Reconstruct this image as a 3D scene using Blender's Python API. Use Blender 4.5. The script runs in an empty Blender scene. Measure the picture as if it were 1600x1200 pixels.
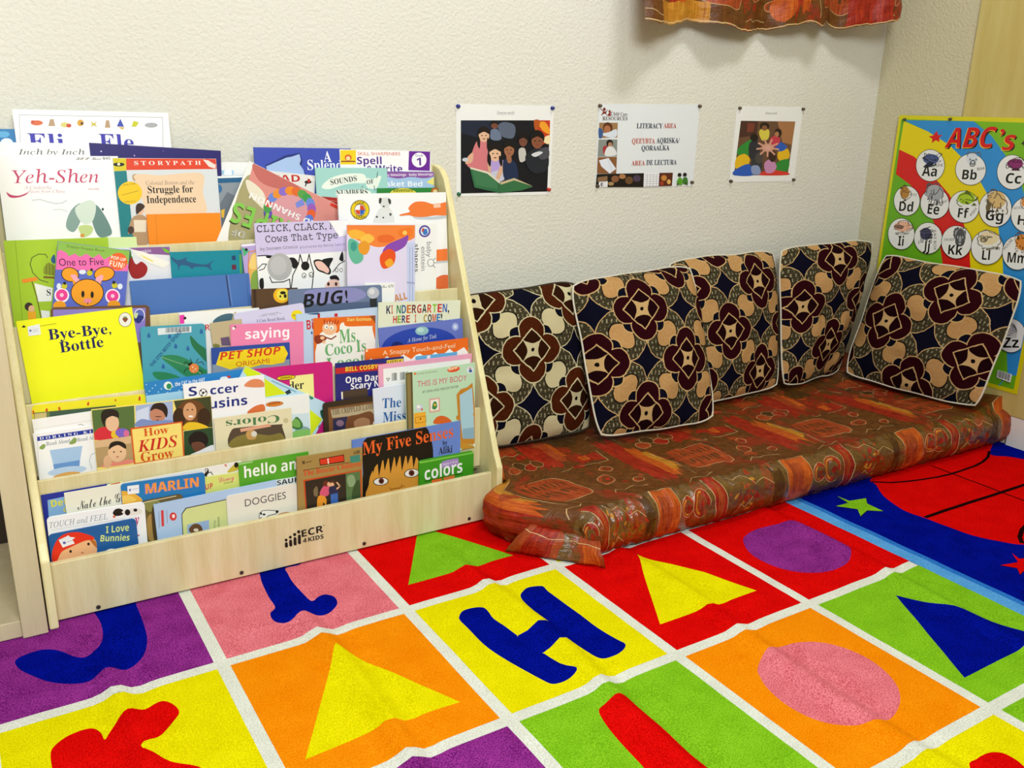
import bpy, bmesh, math, random
import numpy as np
from mathutils import Vector, Matrix, noise
from mathutils.geometry import delaunay_2d_cdt

SC = bpy.context.scene
COL = SC.collection
random.seed(7)

# ------------------------------------------------------------------ camera
# world: X along the back wall (to the right), Y into the back wall (wall face at y = 0), Z up, rug surface at z = 0
CAM_F = 1402.51                      # focal length in pixels of a 1600 px wide frame
CAM_C = Vector((-1.53769, -1.99079, 0.92416))
CAM_R = Vector((0.85727373, -0.51431971, 0.02360064))
CAM_U = Vector((0.13297823, 0.26546740, 0.95490515))
CAM_D = Vector((0.49739174, 0.81547673, -0.29597155))
cd = bpy.data.cameras.new('camera')
cd.sensor_width = 36.0
cd.lens = CAM_F / 1600 * 36
cd.clip_start = 0.05
cam = bpy.data.objects.new('camera', cd)
COL.objects.link(cam)
cam.matrix_world = Matrix(((CAM_R.x, CAM_U.x, -CAM_D.x, CAM_C.x), (CAM_R.y, CAM_U.y, -CAM_D.y, CAM_C.y),
                           (CAM_R.z, CAM_U.z, -CAM_D.z, CAM_C.z), (0, 0, 0, 1)))
SC.camera = cam

# ------------------------------------------------------------------ world, light, exposure
SC.view_settings.view_transform = 'Standard'
SC.view_settings.look = 'None'
SC.view_settings.gamma = 1.0
SC.view_settings.use_curve_mapping = False
SC.view_settings.exposure = -0.14
wd = bpy.data.worlds.new('world')
SC.world = wd
wd.use_nodes = True
wd.node_tree.nodes['Background'].inputs[0].default_value = (0.96, 0.99, 0.98, 1)
wd.node_tree.nodes['Background'].inputs[1].default_value = 0.19


def area_light(name, loc, target, sx, sy, power, color):
    l = bpy.data.lights.new(name, 'AREA')
    l.shape = 'RECTANGLE'
    l.size, l.size_y, l.energy, l.color = sx, sy, power, color
    o = bpy.data.objects.new(name, l)
    COL.objects.link(o)
    o.location = loc
    o.rotation_euler = (Vector(target) - Vector(loc)).to_track_quat('-Z', 'Y').to_euler()
    return o


area_light('unseen_overhead_light', (0.05, -1.00, 2.45), (0.10, -0.35, 0.4), 0.45, 0.22, 15, (0.93, 0.985, 1.0))
area_light('unseen_overhead_light', (-1.60, -2.95, 2.30), (-2.5, -0.3, 0.3), 1.60, 0.80, 104, (0.93, 0.985, 1.0))  # added soft fill, unseen; tilted left so the right side stays dimmer


# ------------------------------------------------------------------ pixel helpers (a photograph point to a point on a real surface)
def ray(x, y):
    return CAM_R * ((x - 800) / CAM_F) + CAM_U * ((600 - y) / CAM_F) + CAM_D


def on_plane(x, y, p0, n):
    d = ray(x, y)
    return CAM_C + d * ((Vector(p0) - CAM_C).dot(n) / d.dot(n))


def on_floor(x, y, z=0.0):
    return on_plane(x, y, (0, 0, z), Vector((0, 0, 1)))


# ------------------------------------------------------------------ materials
def lin(h):
    h = h.lstrip('#')
    if len(h) == 3:
        h = ''.join(c * 2 for c in h)
    v = [int(h[i:i + 2], 16) / 255 for i in (0, 2, 4)]
    return tuple(c / 12.92 if c <= 0.04045 else ((c + 0.055) / 1.055) ** 2.4 for c in v) + (1,)


MATS = {}


def paint(h, rough=0.42, spec=0.4):
    """plain printed / painted colour"""
    k = (h, rough, spec)
    if k not in MATS:
        m = bpy.data.materials.new('print_' + h)
        m.use_nodes = True
        b = m.node_tree.nodes['Principled BSDF']
        b.inputs['Base Color'].default_value = lin(h)
        b.inputs['Roughness'].default_value = rough
        b.inputs['Specular IOR Level'].default_value = spec
        MATS[k] = m
    return MATS[k]


class NT:
    """small node-tree writer"""
    def __init__(self, name):
        self.m = bpy.data.materials.new(name)
        self.m.use_nodes = True
        self.t = self.m.node_tree
        self.b = self.t.nodes['Principled BSDF']

    def n(self, typ, **kw):
        nd = self.t.nodes.new(typ)
        for k, v in kw.items():
            setattr(nd, k, v)
        return nd

    def link(self, a, b):
        self.t.links.new(a, b)

    def put(self, sock, v):
        if isinstance(v, bpy.types.NodeSocket):
            self.link(v, sock)
        else:
            sock.default_value = v

    def math(self, op, a, b=None, c=None):
        nd = self.n('ShaderNodeMath', operation=op)
        self.put(nd.inputs[0], a)
        if b is not None:
            self.put(nd.inputs[1], b)
        if c is not None:
            self.put(nd.inputs[2], c)
        return nd.outputs[0]

    def mix(self, f, a, b):
        nd = self.n('ShaderNodeMix', data_type='RGBA')
        self.put(nd.inputs['Factor'], f)
        self.put(nd.inputs['A'], a)
        self.put(nd.inputs['B'], b)
        return nd.outputs['Result']

    def coord(self, kind='Object', scale=(1, 1, 1)):
        c = self.n('ShaderNodeTexCoord')
        mp = self.n('ShaderNodeMapping')
        mp.inputs['Scale'].default_value = scale
        self.link(c.outputs[kind], mp.inputs['Vector'])
        return mp.outputs[0]

    def noise(self, vec, scale, detail=3, rough=0.5):
        nd = self.n('ShaderNodeTexNoise')
        self.link(vec, nd.inputs['Vector'])
        nd.inputs['Scale'].default_value = scale
        nd.inputs['Detail'].default_value = detail
        nd.inputs['Roughness'].default_value = rough
        return nd.outputs['Fac']

    def ramp(self, f, stops):
        nd = self.n('ShaderNodeValToRGB')
        e = nd.color_ramp.elements
        while len(e) < len(stops):
            e.new(0.5)
        for el, (p, h) in zip(e, stops):
            el.position = p
            el.color = lin(h)
        self.link(f, nd.inputs[0])
        return nd.outputs[0]

    def bump(self, h, strength, dist):
        nd = self.n('ShaderNodeBump')
        nd.inputs['Strength'].default_value = strength
        nd.inputs['Distance'].default_value = dist
        self.link(h, nd.inputs['Height'])
        self.link(nd.outputs[0], self.b.inputs['Normal'])

    def done(self, color=None, rough=0.6, spec=0.3):
        if color is not None:
            self.put(self.b.inputs['Base Color'], color)
        self.put(self.b.inputs['Roughness'], rough)
        self.b.inputs['Specular IOR Level'].default_value = spec
        return self.m


def wall_material(name, c1, c2):
    k = NT(name)
    v = k.coord('Object')
    n1 = k.noise(v, 130, 3, 0.55)
    n2 = k.noise(v, 3, 2)
    k.bump(n1, 0.55, 0.005)
    return k.done(k.mix(n2, lin(c1), lin(c2)), 0.8, 0.2)


def wood_material(name, stops, axis='X', rough=0.45):
    k = NT(name)
    sc = {'X': (1.2, 14, 14), 'Z': (14, 14, 1.2), 'Y': (14, 1.2, 14)}[axis]
    v = k.coord('Object', sc)
    a = k.noise(v, 2.2, 5, 0.6)
    v2 = k.coord('Object', tuple(s * 8 for s in sc))
    b = k.noise(v2, 3.0, 3, 0.6)
    f = k.math('ADD', k.math('MULTIPLY', a, 0.75), k.math('MULTIPLY', b, 0.25))
    k.bump(b, 0.08, 0.001)
    return k.done(k.ramp(f, stops), rough, 0.35)


def pile_material(name, dark, light, scale=420):
    """tufted rug yarn"""
    k = NT(name)
    v = k.coord('Object')
    f = k.noise(v, scale, 2, 0.7)
    g = k.noise(v, 18, 3, 0.6)
    s = k.math('ADD', k.math('MULTIPLY', f, 0.8), k.math('MULTIPLY', g, 0.2))
    k.bump(f, 0.7, 0.004)
    col = k.ramp(s, [(0.40, dark), (0.58, light)])
    return k.done(col, 1.0, 0.0)


BIRCH = wood_material('birch_plywood', [(0.3, 'd0c08a'), (0.5, 'dcd0a2'), (0.7, 'e6deb6')], 'Z')
BIRCH_EDGE = wood_material('birch_edge', [(0.3, 'd8c98a'), (0.6, 'ece2ae')], 'Z')
LAMINATE = wood_material('cabinet_laminate', [(0.3, 'c9b994'), (0.7, 'd6c8a6')], 'Z', 0.5)
PANEL = wood_material('door_panel_wood', [(0.3, 'bfa95e'), (0.55, 'c9b870'), (0.75, 'd2c284')], 'Z', 0.45)
WALL = wall_material('wall_plaster', 'e4e1d6', 'dfdccd')
WALL_DIM = wall_material('wall_plaster_dimmed', 'cfc8aa', 'c8c09e')  # same wall, light falloff to the right put into a darker, warmer colour


# ------------------------------------------------------------------ object helpers
def link(name, me, parent=None):
    o = bpy.data.objects.new(name, me)
    COL.objects.link(o)
    if parent is not None:
        o.parent = parent
    return o


def thing(name, label, cat, mw=None, group=None):
    o = bpy.data.objects.new(name, None)
    COL.objects.link(o)
    o.empty_display_size = 0.05
    if mw is not None:
        o.matrix_world = mw
    return tag(o, label, cat, group)


def tag(o, label, cat, group=None):
    o['label'] = label
    o['category'] = cat
    if group:
        o['group'] = group
    return o


class MB:
    """collects polygons with materials, builds ONE mesh object"""
    def __init__(self):
        self.v, self.f, self.m, self.mats = [], [], [], []

    def slot(self, m):
        if m not in self.mats:
            self.mats.append(m)
        return self.mats.index(m)

    def add(self, verts, faces, m):
        k = len(self.v)
        s = self.slot(m)
        self.v += [tuple(p) for p in verts]
        for f in faces:
            self.f.append([i + k for i in f])
            self.m.append(s)

    def box(self, x0, y0, z0, x1, y1, z1, m):
        v = [(x, y, z) for x in (x0, x1) for y in (y0, y1) for z in (z0, z1)]
        self.add(v, [(0, 1, 3, 2), (4, 6, 7, 5), (0, 4, 5, 1), (2, 3, 7, 6), (0, 2, 6, 4), (1, 5, 7, 3)], m)

    def prism(self, poly, d0, d1, m, place=lambda x, y, d: (x, y, d)):
        """extrude a 2D outline between depths d0 < d1"""
        n = len(poly)
        ar = sum(poly[i][0] * poly[(i + 1) % n][1] - poly[(i + 1) % n][0] * poly[i][1] for i in range(n))
        if ar < 0:
            poly = poly[::-1]
        v = [place(x, y, d0) for x, y in poly] + [place(x, y, d1) for x, y in poly]
        fs = [tuple(range(n - 1, -1, -1)), tuple(range(n, 2 * n))]
        fs += [(i, (i + 1) % n, n + (i + 1) % n, n + i) for i in range(n)]
        self.add(v, fs, m)

    def build(self, name, parent=None, smooth=False, bevel=0.0):
        me = bpy.data.meshes.new(name)
        me.from_pydata(self.v, [], self.f)
        for m in self.mats:
            me.materials.append(m)
        me.polygons.foreach_set('material_index', self.m)
        if smooth:
            me.polygons.foreach_set('use_smooth', [True] * len(self.f))
        me.update()
        o = link(name, me, parent)
        if bevel:
            md = o.modifiers.new('bevel', 'BEVEL')
            md.width, md.segments, md.limit_method = bevel, 2, 'ANGLE'
        return o


def tube(mb, pts, r, m, n=6, closed=False):
    pts = [Vector(p) for p in pts]
    k = len(pts)
    vs, fs = [], []
    prev = None
    for i, p in enumerate(pts):
        if closed:
            t = (pts[(i + 1) % k] - pts[i - 1]).normalized()
        else:
            t = (pts[min(i + 1, k - 1)] - pts[max(i - 1, 0)]).normalized()
        a = prev if prev is not None else Vector((0, 0, 1)) if abs(t.z) < 0.9 else Vector((1, 0, 0))
        a = (a - t * a.dot(t)).normalized()
        prev = a
        b = t.cross(a)
        vs += [p + (a * math.cos(2 * math.pi * j / n) + b * math.sin(2 * math.pi * j / n)) * r for j in range(n)]
    for i in range(k if closed else k - 1):
        i2 = (i + 1) % k
        fs += [(i * n + j, i * n + (j + 1) % n, i2 * n + (j + 1) % n, i2 * n + j) for j in range(n)]
    mb.add(vs, fs, m)


def smooth_loop(pts, sub=5):
    """closed Catmull-Rom through the points"""
    n = len(pts)
    out = []
    for i in range(n):
        p0, p1, p2, p3 = (np.array(pts[(i + k - 1) % n], float) for k in range(4))
        for s in range(sub):
            t = s / sub
            out.append(tuple(0.5 * (2 * p1 + (p2 - p0) * t + (2 * p0 - 5 * p1 + 4 * p2 - p3) * t * t + (3 * p1 - p0 - 3 * p2 + p3) * t ** 3)))
    return out


def ellipse(cx, cy, rx, ry, rot=0, n=28):
    c, s = math.cos(rot), math.sin(rot)
    out = []
    for i in range(n):
        a = 2 * math.pi * i / n
        x, y = rx * math.cos(a), ry * math.sin(a)
        out.append((cx + x * c - y * s, cy + x * s + y * c))
    return out


def stroke(pts, w):
    """outline polygon(s) of an open polyline of width w"""
    polys = []
    for (x0, y0), (x1, y1) in zip(pts, pts[1:]):
        d = math.hypot(x1 - x0, y1 - y0)
        if d < 1e-9:
            continue
        nx, ny = -(y1 - y0) / d * w / 2, (x1 - x0) / d * w / 2
        ex, ey = (x1 - x0) / d * w * 0.3, (y1 - y0) / d * w * 0.3
        polys.append([(x0 - ex + nx, y0 - ey + ny), (x1 + ex + nx, y1 + ey + ny), (x1 + ex - nx, y1 + ey - ny), (x0 - ex - nx, y0 - ey - ny)])
    return polys


# ------------------------------------------------------------------ lettering
STYLE = {'sans': None, 'bold': (0x1D5D4, 0x1D5EE, 0x1D7EC), 'serif': (0x1D400, 0x1D41A, 0x1D7CE), 'serifi': (0x1D468, 0x1D482, None),
         'italic': (0x1D434, 0x1D44E, None), 'script': (0x1D4D0, 0x1D4EA, None), 'type': (0x1D670, 0x1D68A, 0x1D7F6),
         'sansi': (0x1D63C, 0x1D656, None)}
TEXTS = {}


def text_shape(s, style):
    """(verts, faces): x from 0 to 1 over the string, y from the baseline 0 to the tallest glyph 1"""
    k = (s, style)
    if k in TEXTS:
        return TEXTS[k]
    st = STYLE[style]
    if st:
        t = ''
        for ch in s:
            if 'A' <= ch <= 'Z':
                t += chr(st[0] + ord(ch) - 65)
            elif style == 'italic' and ch == 'h':
                t += '\u210E'
            elif 'a' <= ch <= 'z':
                t += chr(st[1] + ord(ch) - 97)
            elif '0' <= ch <= '9' and st[2]:
                t += chr(st[2] + ord(ch) - 48)
            else:
                t += ch
    else:
        t = s
    c = bpy.data.curves.new('lettering', 'FONT')
    c.body = t
    c.resolution_u = 3
    o = bpy.data.objects.new('lettering', c)
    COL.objects.link(o)
    dg = bpy.context.evaluated_depsgraph_get()
    ev = o.evaluated_get(dg)
    me = ev.to_mesh()
    v = np.array([(a.co.x, a.co.y) for a in me.vertices])
    f = [tuple(p.vertices) for p in me.polygons]
    ev.to_mesh_clear()
    bpy.data.objects.remove(o)
    bpy.data.curves.remove(c)
    x0, x1, y1 = v[:, 0].min(), v[:, 0].max(), v[:, 1].max()
    v[:, 0] = (v[:, 0] - x0) / (x1 - x0)
    v[:, 1] /= y1
    TEXTS[k] = (v, f)
    return TEXTS[k]


# ------------------------------------------------------------------ flat prints
# zones of the photograph in which artwork was measured: (x0, y0, scale)
ZONE = {'A': (0, 150, 4), 'B': (330, 200, 4), 'C': (0, 430, 4), 'D': (380, 420, 4), 'E': (0, 700, 4), 'F': (380, 640, 4),
        'M': (0, 0, 1), 'W': (690, 140, 2.6667), 'Q': (1350, 170, 4.8)}


def P(col, pts):
    return ('P', col, pts)


def E(col, cx, cy, rx, ry=None, rot=0):
    return ('E', col, cx, cy, rx, ry if ry else rx, rot)


def L(col, w, pts):
    return ('L', col, w, pts)


def T(col, style, s, x0, y0, x1, y1, h):
    return ('T', col, style, s, x0, y0, x1, y1, h)


def S(col, pts):
    """smooth closed shape"""
    return ('P', col, smooth_loop(pts, 4))


def clip(poly, x0, y0, x1, y1):
    for ax, lim, sg in ((0, x0, 1), (0, x1, -1), (1, y0, 1), (1, y1, -1)):
        out = []
        n = len(poly)
        for i in range(n):
            a, b = poly[i], poly[(i + 1) % n]
            da, db = (a[ax] - lim) * sg, (b[ax] - lim) * sg
            if da >= 0:
                out.append(a)
            if (da >= 0) != (db >= 0):
                t = da / (da - db)
                out.append((a[0] + (b[0] - a[0]) * t, a[1] + (b[1] - a[1]) * t))
        poly = out
        if not poly:
            break
    return poly


def tri_fill(mb, poly, z, m, place):
    from mathutils.geometry import tessellate_polygon
    v = [Vector((x, y, 0)) for x, y in poly]
    tr = tessellate_polygon([v])
    out = []
    for a, b, c in tr:
        ar = (poly[b][0] - poly[a][0]) * (poly[c][1] - poly[a][1]) - (poly[c][0] - poly[a][0]) * (poly[b][1] - poly[a][1])
        out.append((a, b, c) if ar > 0 else (c, b, a))
    mb.add([place(x, y, z) for x, y in poly], out, m)


def print_art(mb, art, zone, to_local, box, z0, place=lambda x, y, z: (x, y, z), step=4e-5, rough=0.42):
    """lay the printed shapes, one ink layer over the other, on the face z = z0; to_local maps photograph pixels to face coordinates"""
    zx, zy, zs = ZONE[zone]
    px = lambda x, y: to_local(zx + x / zs, zy + y / zs)
    z = z0
    for a in art:
        z += step
        m = paint(a[1], rough)
        if a[0] in 'PEL':
            if a[0] == 'P':
                polys = [[px(*q) for q in a[2]]]
            elif a[0] == 'E':
                polys = [[px(*q) for q in ellipse(a[2], a[3], a[4], a[5], a[6])]]
            else:
                polys = [[px(*q) for q in s] for s in stroke(a[3], a[2])]
            for pl in polys:
                pl = clip(pl, *box)
                if len(pl) > 2:
                    tri_fill(mb, pl, z, m, place)
        else:
            _, _, style, s, x0, y0, x1, y1, h = a
            p0, p1 = Vector(px(x0, y0)), Vector(px(x1, y1))
            dx, dy = x1 - x0, y1 - y0
            d = math.hypot(dx, dy)
            p2 = Vector(px(x0 + dy / d * h, y0 - dx / d * h))
            ex = p1 - p0
            ln = ex.length
            ey = Vector((-ex.y, ex.x)) / ln * (p2 - p0).length
            v, f = text_shape(s, style)
            pts = [p0 + ex * float(q[0]) + ey * float(q[1]) for q in v]
            mb.add([place(q.x, q.y, z) for q in pts], f, m)


# ------------------------------------------------------------------ painted sheets (pattern triangulated into a curved surface)
def inside(pts, loop):
    x, y = pts[:, 0], pts[:, 1]
    r = np.zeros(len(pts), bool)
    lp = np.array(loop)
    x1, y1 = lp[:, 0], lp[:, 1]
    x2, y2 = np.roll(x1, -1), np.roll(y1, -1)
    for a, b, c, d in zip(x1, y1, x2, y2):
        if b == d:
            continue
        k = (b > y) != (d > y)
        r ^= k & (x < (c - a) * (y - b) / (d - b) + a)
    return r


def painted_sheet(u0, v0, u1, v1, grid, layers, base):
    """triangulate the rectangle with every loop of the pattern as edges; returns verts2d, tris, material per tri.
    layers: list of (material, loop)"""
    verts, edges = [], []

    def loop_in(lp):
        k = len(verts)
        verts.extend(Vector(p) for p in lp)
        n = len(lp)
        edges.extend((k + i, k + (i + 1) % n) for i in range(n))

    loop_in([(u0, v0), (u1, v0), (u1, v1), (u0, v1)])
    keep = []
    for m, lp in layers:
        lp = clip(lp, u0, v0, u1, v1)
        if len(lp) > 2:
            keep.append((m, lp))
            fine = []                                   # long edges are divided so that they can follow the folds
            for (x0, y0), (x1, y1) in zip(lp, lp[1:] + lp[:1]):
                n = max(1, int(math.hypot(x1 - x0, y1 - y0) / (grid * 0.8)))
                fine += [(x0 + (x1 - x0) * i / n, y0 + (y1 - y0) * i / n) for i in range(n)]
            loop_in(fine)
    nu, nv = max(2, int((u1 - u0) / grid)), max(2, int((v1 - v0) / grid))
    for i in range(1, nu):
        for j in range(1, nv):
            verts.append(Vector((u0 + (u1 - u0) * (i + 0.21 * (j % 2)) / nu, v0 + (v1 - v0) * j / nv)))
    for i in range(1, nu):
        verts += [Vector((u0 + (u1 - u0) * i / nu, v0)), Vector((u0 + (u1 - u0) * i / nu, v1))]
    for j in range(1, nv):
        verts += [Vector((u0, v0 + (v1 - v0) * j / nv)), Vector((u1, v0 + (v1 - v0) * j / nv))]
    r = delaunay_2d_cdt(verts, edges, [], 0, 1e-5)
    vo = np.array([(p.x, p.y) for p in r[0]])
    fo = np.array([tuple(f) for f in r[2]])
    c = vo[fo].mean(axis=1)
    a, b, d = vo[fo[:, 0]], vo[fo[:, 1]], vo[fo[:, 2]]
    ar = (b[:, 0] - a[:, 0]) * (d[:, 1] - a[:, 1]) - (d[:, 0] - a[:, 0]) * (b[:, 1] - a[:, 1])
    fo[ar < 0] = fo[ar < 0][:, ::-1]
    mats = [base]
    mi = np.zeros(len(fo), int)
    for m, lp in keep:
        lo, hi = np.min(lp, axis=0), np.max(lp, axis=0)
        sel = np.where((c >= lo).all(1) & (c <= hi).all(1))[0]
        if len(sel) == 0:
            continue
        if m not in mats:
            mats.append(m)
        hit = sel[inside(c[sel], lp)]
        mi[hit] = mats.index(m)
    return vo, fo, mi, mats


def sheet_object(name, sheet, fn, parent=None, uv=True):
    vo, fo, mi, mats = sheet
    e = 0.002
    nrm = []
    for p in vo:
        u, v = float(p[0]), float(p[1])
        du = Vector(fn(u + e, v)) - Vector(fn(u - e, v))
        dv = Vector(fn(u, v + e)) - Vector(fn(u, v - e))
        q = du.cross(dv)
        nrm.append(q.normalized() if q.length > 1e-12 else Vector((0, 0, 1)))
    me = bpy.data.meshes.new(name)
    me.from_pydata([fn(float(p[0]), float(p[1])) for p in vo], [], [tuple(int(i) for i in f) for f in fo])
    for m in mats:
        me.materials.append(m)
    me.polygons.foreach_set('material_index', mi.tolist())
    me.polygons.foreach_set('use_smooth', [True] * len(fo))
    if uv:
        l = me.uv_layers.new(name='uv')
        idx = np.zeros(len(me.loops), int)
        me.loops.foreach_get('vertex_index', idx)
        l.data.foreach_set('uv', vo[idx].astype(np.float32).ravel())
    me.update()
    me.normals_split_custom_set_from_vertices(nrm)
    return link(name, me, parent)


# ================================================================== THE ROOM
XR = 1.022                                              # right wall face


def structure(o):
    o['kind'] = 'structure'
    return o


m = MB()
m.box(-3.2, -3.2, -0.062, XR + 0.1, 0.1, -0.014, wood_material('floor_vinyl', [(0.3, 'b9aa90'), (0.7, 'cfc2a8')], 'X'))
structure(m.build('floor'))
m = MB()
m.box(-3.2, 0.0, -0.014, XR, 0.1, 2.6, WALL)
structure(m.build('wall_back'))
m = MB()
m.box(XR, -3.2, -0.014, XR + 0.1, 0.1, 2.6, WALL_DIM)
structure(m.build('wall_right'))
m = MB()
m.box(-3.2, -3.2, 2.6, XR + 0.1, 0.1, 2.7, paint('f2ece0', 0.9))
structure(m.build('ceiling'))
m = MB()
m.box(XR - 0.010, -3.0, 0.09, XR, -0.312, 2.3, PANEL)
structure(m.build('trim_1', bevel=0.002))
m = MB()
m.box(XR - 0.008, -3.0, -0.013, XR, -0.62, 0.09, paint('e6e2d8', 0.6))
structure(m.build('baseboard_right', bevel=0.002))

# ------------------------------------------------------------------ rug
Z35 = lambda x, y: (x / 3.75, 880 + y / 3.75)
Z36 = lambda x, y: (380 + x / 3.75, 840 + y / 3.75)
Z37 = lambda x, y: (700 + x / 3.53, 860 + y / 3.53)
Z38 = lambda x, y: (1040 + x / 2.857, 860 + y / 2.857)
Z39 = lambda x, y: (1200 + x / 3.4275, 600 + y / 3.4275)
RA = 0.0172633
RO = Vector((-1.26246514, -0.60900243))
CW, CH = 0.34843, 0.37272
RE1, RE2 = Vector((math.cos(RA), math.sin(RA))), Vector((math.sin(RA), -math.cos(RA)))


def rug_px(z, pts, smooth=0):
    out = []
    for q in pts:
        w = on_floor(*z(*q))
        d = Vector((w.x, w.y)) - RO
        out.append((d.dot(RE1), d.dot(RE2)))
    return smooth_loop(out, smooth) if smooth else out


Y = {'purple': pile_material('rug_purple', '5e1060', 'a43a9e'), 'pink': pile_material('rug_pink', 'c8505e', 'f48c98'),
     'red': pile_material('rug_red', 'c00404', 'ee100c'), 'yellow': pile_material('rug_yellow', 'd8cc00', 'f6ec0c'),
     'orange': pile_material('rug_orange', 'ee7c00', 'fc9a10'), 'green': pile_material('rug_green', '6aa812', '92d028'),
     'white': pile_material('rug_white', 'd0d2c4', 'f0f2e8'), 'blue': pile_material('rug_blue', '020860', '0616a4'),
     'lightblue': pile_material('rug_light_blue', '3f8ed8', '6ab4f0'), 'midblue': pile_material('rug_mid_blue', '1a62c0', '3a84dc'),
     'black': pile_material('rug_black', '140606', '2a0c0c')}


def cell(i, j):
    g = 0.011
    return [(i * CW + g, j * CH + g), ((i + 1) * CW - g, j * CH + g), ((i + 1) * CW - g, (j + 1) * CH - g), (i * CW + g, (j + 1) * CH - g)]


grid_colours = {(-2, -1): 'green', (-1, -1): 'purple', (0, -1): 'pink', (1, -1): 'red', (2, -1): 'yellow', (3, -1): 'green',
                (-2, 0): 'orange', (-1, 0): 'yellow', (0, 0): 'orange', (1, 0): 'yellow', (2, 0): 'red', (3, 0): 'red',
                (-2, 1): 'red', (-1, 1): 'green', (0, 1): 'purple', (1, 1): 'green', (2, 1): 'orange', (3, 1): 'green',
                (-1, 2): 'red', (0, 2): 'orange', (1, 2): 'pink', (2, 2): 'yellow', (3, 2): 'green',
                (-2, -2): 'pink', (-1, -2): 'orange', (0, -2): 'green', (1, -2): 'yellow', (2, -2): 'purple', (3, -2): 'orange'}
RU0, RV0, RU1, RV1 = -0.82, -0.585, 2.29, 1.22
rl = [(Y['blue'], [(3.95 * CW, -1), (3.2, -1), (3.2, 2), (3.95 * CW, 2)])]
for ij, c in grid_colours.items():
    rl.append((Y[c], cell(*ij)))
rl.append((Y['lightblue'], [(3.955 * CW, -1), (4.09 * CW, -1), (4.09 * CW, 2), (3.955 * CW, 2)]))
rl.append((Y['midblue'], [(4.055 * CW, -1), (4.10 * CW, -1), (4.10 * CW, 2), (4.055 * CW, 2)]))
letter_j = rug_px(Z35, [(560, 300), (590, 350), (603, 410), (598, 460), (575, 510), (535, 545), (490, 557), (430, 545), (370, 520), (310, 506),
                        (240, 508), (150, 535), (98, 562), (90, 590), (120, 625), (180, 655), (270, 690), (350, 705), (450, 706), (540, 690),
                        (640, 640), (740, 615), (810, 575), (850, 520), (862, 440), (840, 350), (800, 250), (755, 160), (500, 200)], 4)
rl.append((Y['blue'], letter_j))
rl.append((Y['red'], rug_px(Z35, [(297, 1110), (330, 1060), (400, 1010), (490, 975), (550, 970), (592, 995), (614, 1034), (650, 985), (730, 905),
                                  (830, 860), (900, 818), (960, 805), (1020, 830), (1050, 872), (1020, 920), (950, 990), (830, 1105), (930, 1135),
                                  (1060, 1165), (1180, 1198), (1260, 1260), (1200, 1330), (700, 1340), (330, 1320), (305, 1200)], 4)))
rl.append((Y['blue'], rug_px(Z36, [(95, 210), (110, 265), (150, 350), (187, 408), (160, 440), (165, 470), (190, 495), (235, 503), (280, 493),
                                   (325, 468), (370, 450), (430, 450), (500, 438), (542, 405), (551, 375), (530, 345), (480, 333), (440, 345),
                                   (400, 365), (345, 318), (290, 260), (262, 212), (250, 178), (330, 158), (340, 120), (180, 90), (60, 110)], 4)))
rl.append((Y['green'], rug_px(lambda x, y: (x, y), [(638, 914), (802, 867.5), (714, 840), (654, 823)])))
rl.append((Y['yellow'], rug_px(lambda x, y: (x, y), [(525, 1011), (719, 1097), (602, 1134.5), (477, 1187)])))
rl.append((Y['blue'], rug_px(Z37, [(62, 365), (80, 335), (130, 318), (190, 314), (220, 335), (250, 375), (310, 415), (383, 470), (392, 466), (540, 394),
                                   (546, 386), (470, 340), (415, 275), (400, 240), (412, 222), (445, 203), (520, 197), (550, 225), (640, 290), (730, 355),
                                   (830, 430), (930, 490), (977, 515), (970, 545), (930, 575), (870, 590), (820, 578), (750, 538), (660, 491), (650, 493),
                                   (530, 562), (530, 569), (620, 625), (708, 658), (690, 690), (640, 722), (580, 737), (530, 720), (420, 660), (300, 590),
                                   (200, 520), (110, 430), (68, 388)], 3)))
rl.append((Y['red'], rug_px(Z37, [(832, 885), (860, 855), (940, 818), (985, 820), (1040, 862), (1110, 916), (1200, 990), (1330, 1112), (1430, 1190),
                                  (1480, 1260), (1330, 1330), (1160, 1270), (1050, 1165), (930, 1035), (860, 945)], 4)))
rl.append((Y['yellow'], rug_px(lambda x, y: (x, y), [(995.5, 867), (1031.5, 975.6), (1182, 923), (1100, 894)])))
rl.append((Y['purple'], rug_px(lambda x, y: (x, y), [(1161, 843), (1170, 833), (1186, 825.5), (1217.5, 818.8), (1238, 818.2), (1258, 823.2), (1284.6, 833.4),
                                                     (1308, 845), (1324, 856.7), (1329.2, 865.5), (1327, 875.7), (1316.7, 884.5), (1296.3, 891.8), (1270, 894.7),
                                                     (1243.8, 893.2), (1217.5, 887.4), (1190, 876), (1169, 861)], 3)))
rl.append((Y['pink'], rug_px(Z38, [(411, 525), (440, 465), (500, 430), (600, 410), (700, 412), (800, 435), (900, 480), (980, 540), (1030, 600), (1048, 660),
                                   (1030, 720), (980, 760), (900, 780), (820, 783), (720, 770), (620, 735), (520, 675), (450, 610), (420, 560)], 3)))
rl.append((Y['blue'], rug_px(lambda x, y: (x, y), [(1399.5, 930), (1507, 1058.8), (1600, 1012), (1637, 993), (1600, 985), (1535, 965), (1490, 952)])))
rl.append((Y['red'], rug_px(Z38, [(1360, 965), (1390, 930), (1440, 905), (1485, 902), (1530, 915), (1600, 965), (1700, 1100), (1500, 1150)], 4)))
# right-hand field: red disc with black seams, two stars
rl.append((Y['red'], rug_px(Z39, [(560, 500), (580, 540), (620, 600), (700, 660), (760, 690), (850, 720), (950, 760), (1100, 812), (1250, 845), (1371, 860),
                                  (1560, 840), (1650, 700), (1600, 560), (1440, 430), (1300, 390), (1190, 375), (1180, 300), (800, 380)], 4)))


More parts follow.
